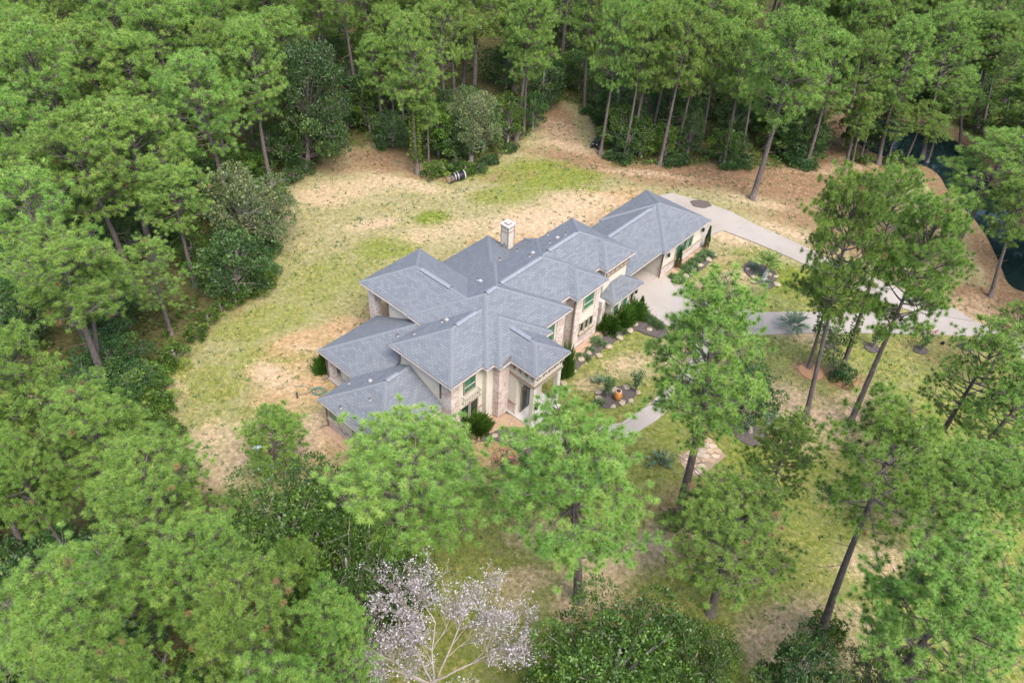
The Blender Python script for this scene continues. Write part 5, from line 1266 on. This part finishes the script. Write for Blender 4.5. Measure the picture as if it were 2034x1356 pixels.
crape((1645, 684), 2.2, 'pink flowering crape myrtle between the ivy pine and the tall lawn pine', 2); crape((1733, 690), 2.4, 'pink flowering crape myrtle left of the right leaning pine trunk', 3); crape((1829, 695), 2.0, 'pink flowering crape myrtle standing alone by the driveway', 4)
crape((1040, 955), 2.2, 'pink flowering crape myrtle behind the porch pine', 9, 1.1); crape((1003, 940), 1.8, 'low pink flowering crape myrtle left of the porch pine', 9, 1.1); crape((1072, 948), 2.2, 'pink flowering crape myrtle half hidden by the porch pine', 6, 1.0); crape((1004, 965), 0.5, 'tiny red flowered plant in the small dark bed', 3, 0.2)
crape((1205, 788), 2.2, 'grey green leafy shrub behind the orange jar', 0, 0.6); crape((1262, 778), 2.4, 'dark leafy shrub right of the orange jar', 0, 0.6)
def fan(px, h, R_, label, mt, trunk=0.8, n=22, name='palm', w_=0.10, droop=0.9):
    """rosette of long drooping leaves with side leaflets"""
    r = np.random.default_rng(int(px[0])); p = at(*px); o = empty(name, (p[0], p[1], 0)); tag(o, label, 'plant')
    if trunk: MB().tube([(0, 0, -0.05), (0, 0, trunk)], [0.14, 0.10], 7).obj('trunk', BARK, o)
    P, D = [], []
    for i in range(n):
        a = i * 2.4; el = r.uniform(0.15, 1.35); L_ = R_ * r.uniform(.8, 1.1)
        d = np.array([math.cos(a) * math.cos(el), math.sin(a) * math.cos(el), math.sin(el)]); sd_ = np.cross(d, [0, 0, 1.0]); sd_ /= np.linalg.norm(sd_) + 1e-9
        for t_ in np.linspace(0.2, 1, 16):
            q = np.array([0, 0, trunk]) + d * L_ * t_ - np.array([0, 0, droop * L_ * 0.4 * t_ ** 2])
            for sg in (1, -1): P.append(q); D.append(d * 1.2 + sd_ * sg * 0.9 - np.array([0, 0, droop * 0.3 * t_]))
    P, D = np.array(P), np.array(D)
    P[:, 2] = np.maximum(P[:, 2], 0.05)
    V, F_ = cards(P, D, R_ * 0.30, 6.0, 0.12, tri=True)
    link(bpy.data.objects.new('frond', npmesh('frond', V, F_, mt, dict(tint=np.repeat(np.clip(r.normal(.5, .2, len(P)), 0, 1), 3)))), o)
fan((1518, 545), 2.5, 1.55, 'bright green feathery palm on the mulch island beside the drive', PALM, 1.3); fan((1497, 533), 1, 0.7, 'small dark sword-leaved plant left of the palm', AGAVE, 0, 14, 'sword_plant')
fan((1508, 548), 1, 0.55, 'low spiky plant at the foot of the palm', AGAVE, 0, 14, 'sword_plant')
fan((1575, 655), 1.4, 1.5, 'large grey green sword-leaved plant at the corner of the court', AGAVE, 0.5, 20, 'sword_plant', droop=.5); fan((1530, 838), 1.2, 1.1, 'grey green sword-leaved plant on the bare ground by the upright leafy tree', AGAVE, 0.2, 16, 'sword_plant', droop=.5)
fan((1312, 922), 1.2, 1.1, 'grey green sword-leaved plant left of the flagstone patch', AGAVE, 0.2, 16, 'sword_plant', droop=.4); fan((1190, 760), 1.0, 0.8, 'pale wispy plant on the lawn above the orange jar', AGAVE, 0.1, 10, 'sword_plant', droop=.4)
fan((1528, 562), 0.8, 0.5, 'small spiky plant behind the stone statue', AGAVE, 0, 10, 'sword_plant')
# ivy on trunks
def ivy(b_, t_, f0, f1, n, rad, label, mt=LUSH):
    B, h, off = vtop(b_, t_); r = np.random.default_rng(int(b_[0])); z = r.uniform(f0, f1, n); a = r.uniform(0, 6.283, n); q = rad * r.uniform(.7, 1.3, n)
    P = np.stack([B[0] + off[0] * z + q * np.cos(a), B[1] + off[1] * z + q * np.sin(a), z * h], -1)
    V, F_ = cards(P, np.stack([np.cos(a), np.sin(a), np.full(n, .4)], -1), 0.22, 1.5, .8)
    o = link(bpy.data.objects.new('ivy', npmesh('ivy', V, F_, mt, dict(tint=np.repeat(np.clip(r.normal(.55, .2, n), 0, 1), 4))))); tag(o, label, 'ivy')
ivy((1607, 730), (1665, 520), 0.35, 0.85, 900, 0.30, 'ivy climbing the short pine beside the driveway'); ivy((1672, 735), (1805, 335), 0.15, 0.42, 500, 0.26, 'thin vine climbing the slim pine beside the driveway')
ivy((830, 345), (805, 25), 0.10, 0.62, 1800, 0.42, 'bright green vine climbing a pine at the back of the lawn'); ivy((1437, 330), (1490, 55), 0.12, 0.35, 300, 0.22, 'light vine on the lower trunk of a pine behind the garage')

# ------------------------------------------------------------------ small things
CLAY_ = plain('orange_glaze', (0.36, 0.15, 0.035), 0.35, 0.12, 5, spec=0.5)
p = at(1226, 793); o = empty('garden_jar', (p[0], p[1], 0)); tag(o, 'orange glazed garden jar on the mulch island', 'jar')
MB().tube([(0, 0, 0), (0, 0, .12), (0, 0, .45), (0, 0, .75), (0, 0, .9)], [.16, .25, .36, .30, .20], 14).obj('body', CLAY_, o, True)
MB().tube([(0, 0, .88), (0, 0, .93), (0, 0, .98)], [.22, .27, .25], 14).obj('rim', plain('pale_clay', (0.48, 0.28, 0.18), 0.6), o, True); MB().tube([(0, 0, .975), (0, 0, .99)], [.19, .19], 12).obj('opening', DARK, o)
# stone statue on the palm island
p = at(1517, 555); o = empty('garden_statue', (p[0], p[1], 0)); tag(o, 'pale weathered garden statue beside the palm', 'statue')
STN = plain('weathered_stone', (0.22, 0.24, 0.225), 0.9, 0.25, 8)
MB().tube([(0, 0, 0), (0, 0, .2), (0, 0, .22), (0, 0, .3)], [.3, .3, .22, .2], 10).obj('plinth', STN, o)
MB().tube([(0, 0, .28), (0, 0.02, .5), (0, 0, .85), (0, 0, 1.0)], [.2, .26, .2, .1], 10).obj('body', STN, o, True); MB().tube([(0, 0, .98), (0, 0, 1.08), (0, 0, 1.2), (0, 0, 1.27)], [.08, .13, .12, .04], 10).obj('head', STN, o, True)
# weathered plank on the lawn by the garage
p = at(1462, 548); o = HB().box(-0.8, 0.8, -0.12, 0.12, 0, 0.06).obj('plank', plain('grey_wood', (0.30, 0.22, 0.15), 0.9, 0.25, 8)); o.location = (p[0], p[1], 0); o.rotation_euler = (0, 0, -0.6); tag(o, 'weathered plank lying on the lawn before the garage', 'plank')
# drum and stump at the back of the lawn
p = at(910, 357); o = empty('plastic_drum', (p[0], p[1], .42), 0.5); tag(o, 'black plastic drum with pale bands lying at the back of the lawn', 'drum')
BLK = plain('black_plastic', (0.012, 0.013, 0.018), 0.4, 0.3)
MB().tube([(-.75, 0, 0), (-.7, 0, 0), (.6, 0, 0.05), (.68, 0, 0.05)], [.34, .42, .50, .42], 16).obj('body', BLK, o, True)
for x in (-.45, -.1, .3): MB().tube([(x, 0, .02), (x + .06, 0, .02)], [.475, .475], 16).obj('band', FASCIA, o)
MB().tube([(.64, 0, .05), (.72, 0, .05)], [.53, .53], 16).obj('rim', plain('grey_rim', (.35, .36, .38), .5), o)
p = at(896, 362); o = empty('tree_stump', (p[0], p[1], .38), 0.6); tag(o, 'pale cut tree stump lying beside the black drum', 'stump')
MB().tube([(-.3, 0, 0), (.3, 0, 0)], [.42, .38], 12).obj('bark', BARK, o, True); MB().tube([(-.32, 0, 0), (-.305, 0, 0)], [.38, .38], 12).obj('cut_face', plain('cut_wood', (.45, .35, .23), .9, .15, 9), o)
for (x0, y0), (x1, y1), l_ in (((876, 343), (912, 330), 'pale fallen branch lying in the weeds behind the drum'), ((912, 331), (955, 331), 'thin pale fallen pole right of the fallen branch'), ((60, 792), (88, 812), 'curved white fallen branch in the left wood'), ((28, 1020), (44, 1036), 'short pale dead branch by the dark trunks on the left')):
    a_, b_ = at(x0, y0), at(x1, y1); mid = (a_ + b_) / 2 + np.array([0, .25, .2])
    tag(MB().tube([tuple(a_ + np.array([0, 0, .35])), tuple(mid + np.array([0, 0, .35])), tuple(b_ + np.array([0, 0, .25]))], [.09, .07, .04], 7).obj('fallen_branch', PALEBARK, None, True), l_, 'branch')
# all-terrain vehicle by the pine
p = at(1186, 291); o = empty('quad_bike', (p[0], p[1], 0), -2.0); tag(o, 'black quad bike parked beside a pine at the end of the dirt track', 'quad bike')
bod = MB().box(-.75, .75, -.28, .28, .38, .62).box(.15, .85, -.42, .42, .60, .74).box(-.95, -.35, -.42, .42, .58, .72); bod.obj('body', BLK, o)
MB().box(-.45, .2, -.16, .16, .72, .86).obj('seat', plain('blue_seat', (.02, .05, .09), .5), o); MB().tube([(.35, -.4, 1.02), (.4, 0, .95), (.35, .4, 1.02)], .025, 6).obj('handlebar', DARK, o); MB().box(.45, .50, -.25, .25, .74, 1.25).obj('windscreen', DARKGLASS, o)
for y in (-.24, .24): MB().tube([(.85, y, .68), (.88, y, .68)], .08, 8).obj('headlight', FASCIA, o)
for x in (-.6, .6):
    for y in (-.45, .45): MB().tube([(x, y - .12, .28), (x, y + .12, .28)], .28, 12).obj('wheel', DARK, o)
# things on the bare ground at the lower left
p = at(512, 893); o = MB().tube([(0, 0, 0), (0, 0, .10), (0, 0, .16)], [.42, .42, .22], 14).obj('septic_lid', plain('mint_plastic', (.45, .56, .52), .5)); o.location = p; tag(o, 'pale mint septic tank lid behind the young bushy pine', 'lid')
p = at(546, 925); o = MB().tube([(0, 0, 0), (0, 0, .10), (0, 0, .15)], [.3, .3, .18], 14).obj('septic_lid', bpy.data.materials['mint_plastic']); o.location = p; tag(o, 'second septic tank lid close under the young bushy pine', 'lid')
# hose heap, hose and garage cart of the left corner
p = at(640, 778); r = random.Random(4); hs = MB()
for q in range(3): hs.tube([(.55 * math.cos(a_) * (.7 + .1 * q) + r.uniform(-.2, .2), .45 * math.sin(a_) * (.7 + .1 * q) + r.uniform(-.1, .1), .03 + .02 * q) for a_ in np.linspace(0, 6.283, 17)], .022, 5)
hs.tube([(0.4, .1, .04), (1.2, -.2, .03), (2.0, -.9, .03), (2.2, -1.4, .03)], .022, 5); hs.tube([(-0.4, .1, .04), (-1.2, .5, .03), (-2.0, .4, .03)], .022, 5)
o = hs.obj('garden_hose', plain('teal_hose', (.03, .13, .11), .6)); o.location = (p[0] - .3, p[1], .02); tag(o, 'tangled teal garden hose on the clay by the low roof corner', 'hose')
p = at(594, 785); o = empty('rake', (p[0], p[1], .05), 0.3); tag(o, 'dark rake lying on the clay beside the hose', 'rake'); MB().tube([(-.1, 0, 0), (1.6, .1, .02)], .025, 5).obj('handle', DOWN, o); MB().box(-.2, -.08, -.3, .3, -.02, .06).obj('head', DARK, o)
# cooling unit beside the low left wing
x, y, _ = hw(-10.2, -4.4); o = empty('cooling_unit', (x, y, 0), math.pi / 2 - HY); tag(o, 'grey outdoor cooling unit beside the low left wall', 'cooling unit')
GU = plain('grey_metal', (.33, .33, .34), .5, .1); MB().box(-.4, .4, -.4, .4, .04, .85).obj('case', GU, o); MB().tube([(0, 0, .85), (0, 0, .90)], [.36, .36], 14).obj('fan_guard', DARK, o); MB().box(-.5, .5, -.5, .5, -.02, .038).obj('pad', CONC, o)
# well cap by the drive
p = at(1872, 683); o = MB().tube([(0, 0, 0), (0, 0, .25), (0, 0, .27)], [.14, .14, .06], 10).obj('well_cap', BLK); o.location = p; tag(o, 'small black pipe cap standing in the grass by the drive', 'pipe cap')
# power line through the upper left wood
a_, b_ = at(-60, 205, 9), at(250, 150, 9)
tag(MB().tube([tuple(a_), tuple((a_ + b_) / 2 - np.array([0, 0, .8])), tuple(b_)], .035, 5).obj('power_line', plain('wire_grey', (.30, .31, .30), .5)), 'thin overhead wire through the wood at the upper left', 'wire')

# weeds and fallen twigs scattered over the lawns
n = 6500
gx, gy = rng.uniform(-42, 46, n), rng.uniform(20, 92, n)
keep = polydist(CLEAR, gx, gy) < -0.2
for poly in (COURT, STRIP, SIDE, POND, Lf + Rt[::-1], fp): keep &= polydist(poly, gx, gy) > 0.2
hx = np.stack([gx, gy], -1) - HO[:2]; hu, hv = hx @ _a, hx @ _b
for B in BL.values():
    u0, u1, v0, v1 = B['rect']; keep &= ~((hu > u0 - .3) & (hu < u1 + .3) & (hv > v0 - .3) & (hv < v1 + .3))
gx, gy = gx[keep], gy[keep]
W0 = np.stack([gx, gy, np.full(len(gx), -0.03)], -1); half = len(W0) // 2
Q = np.repeat(W0[:half], 7, 0) + rng.normal(size=(half * 7, 3)) * np.array([0.10, 0.10, 0.0])
Vv, Fq = cards(Q, np.array([0, 0, 0.9]), 0.20, 2.2, 0.9)
wd_ = npmesh('weeds', Vv, Fq, BEDGREEN, dict(tint=np.repeat(np.clip(np.repeat(rng.uniform(0.15, 0.75, half), 7) + rng.normal(0, .1, half * 7), 0, 1), 4)))
tag(link(bpy.data.objects.new('weeds', wd_)), 'small weeds dotted over the lawns', 'weeds', kind='stuff')
Q = W0[half:]; n = len(Q); a_ = rng.uniform(0, 6.283, n); L_ = rng.uniform(0.15, 0.7, n); d_ = np.stack([np.cos(a_), np.sin(a_), np.zeros(n)], -1); s_ = np.stack([-np.sin(a_), np.cos(a_), np.zeros(n)], -1) * 0.016
Q = Q + np.array([0, 0, 0.06])
Vv = np.stack([Q + s_, Q - s_, Q + d_ * L_[:, None] - s_ * .5 + np.array([0, 0, .03]), Q + d_ * L_[:, None] + s_ * .5 + np.array([0, 0, .03])], 1).reshape(-1, 3)
tw_ = npmesh('twigs', Vv, np.arange(4 * n).reshape(-1, 4), GREYBARK)
tag(link(bpy.data.objects.new('twigs', tw_)), 'fallen twigs scattered on the lawns', 'twigs', kind='stuff')
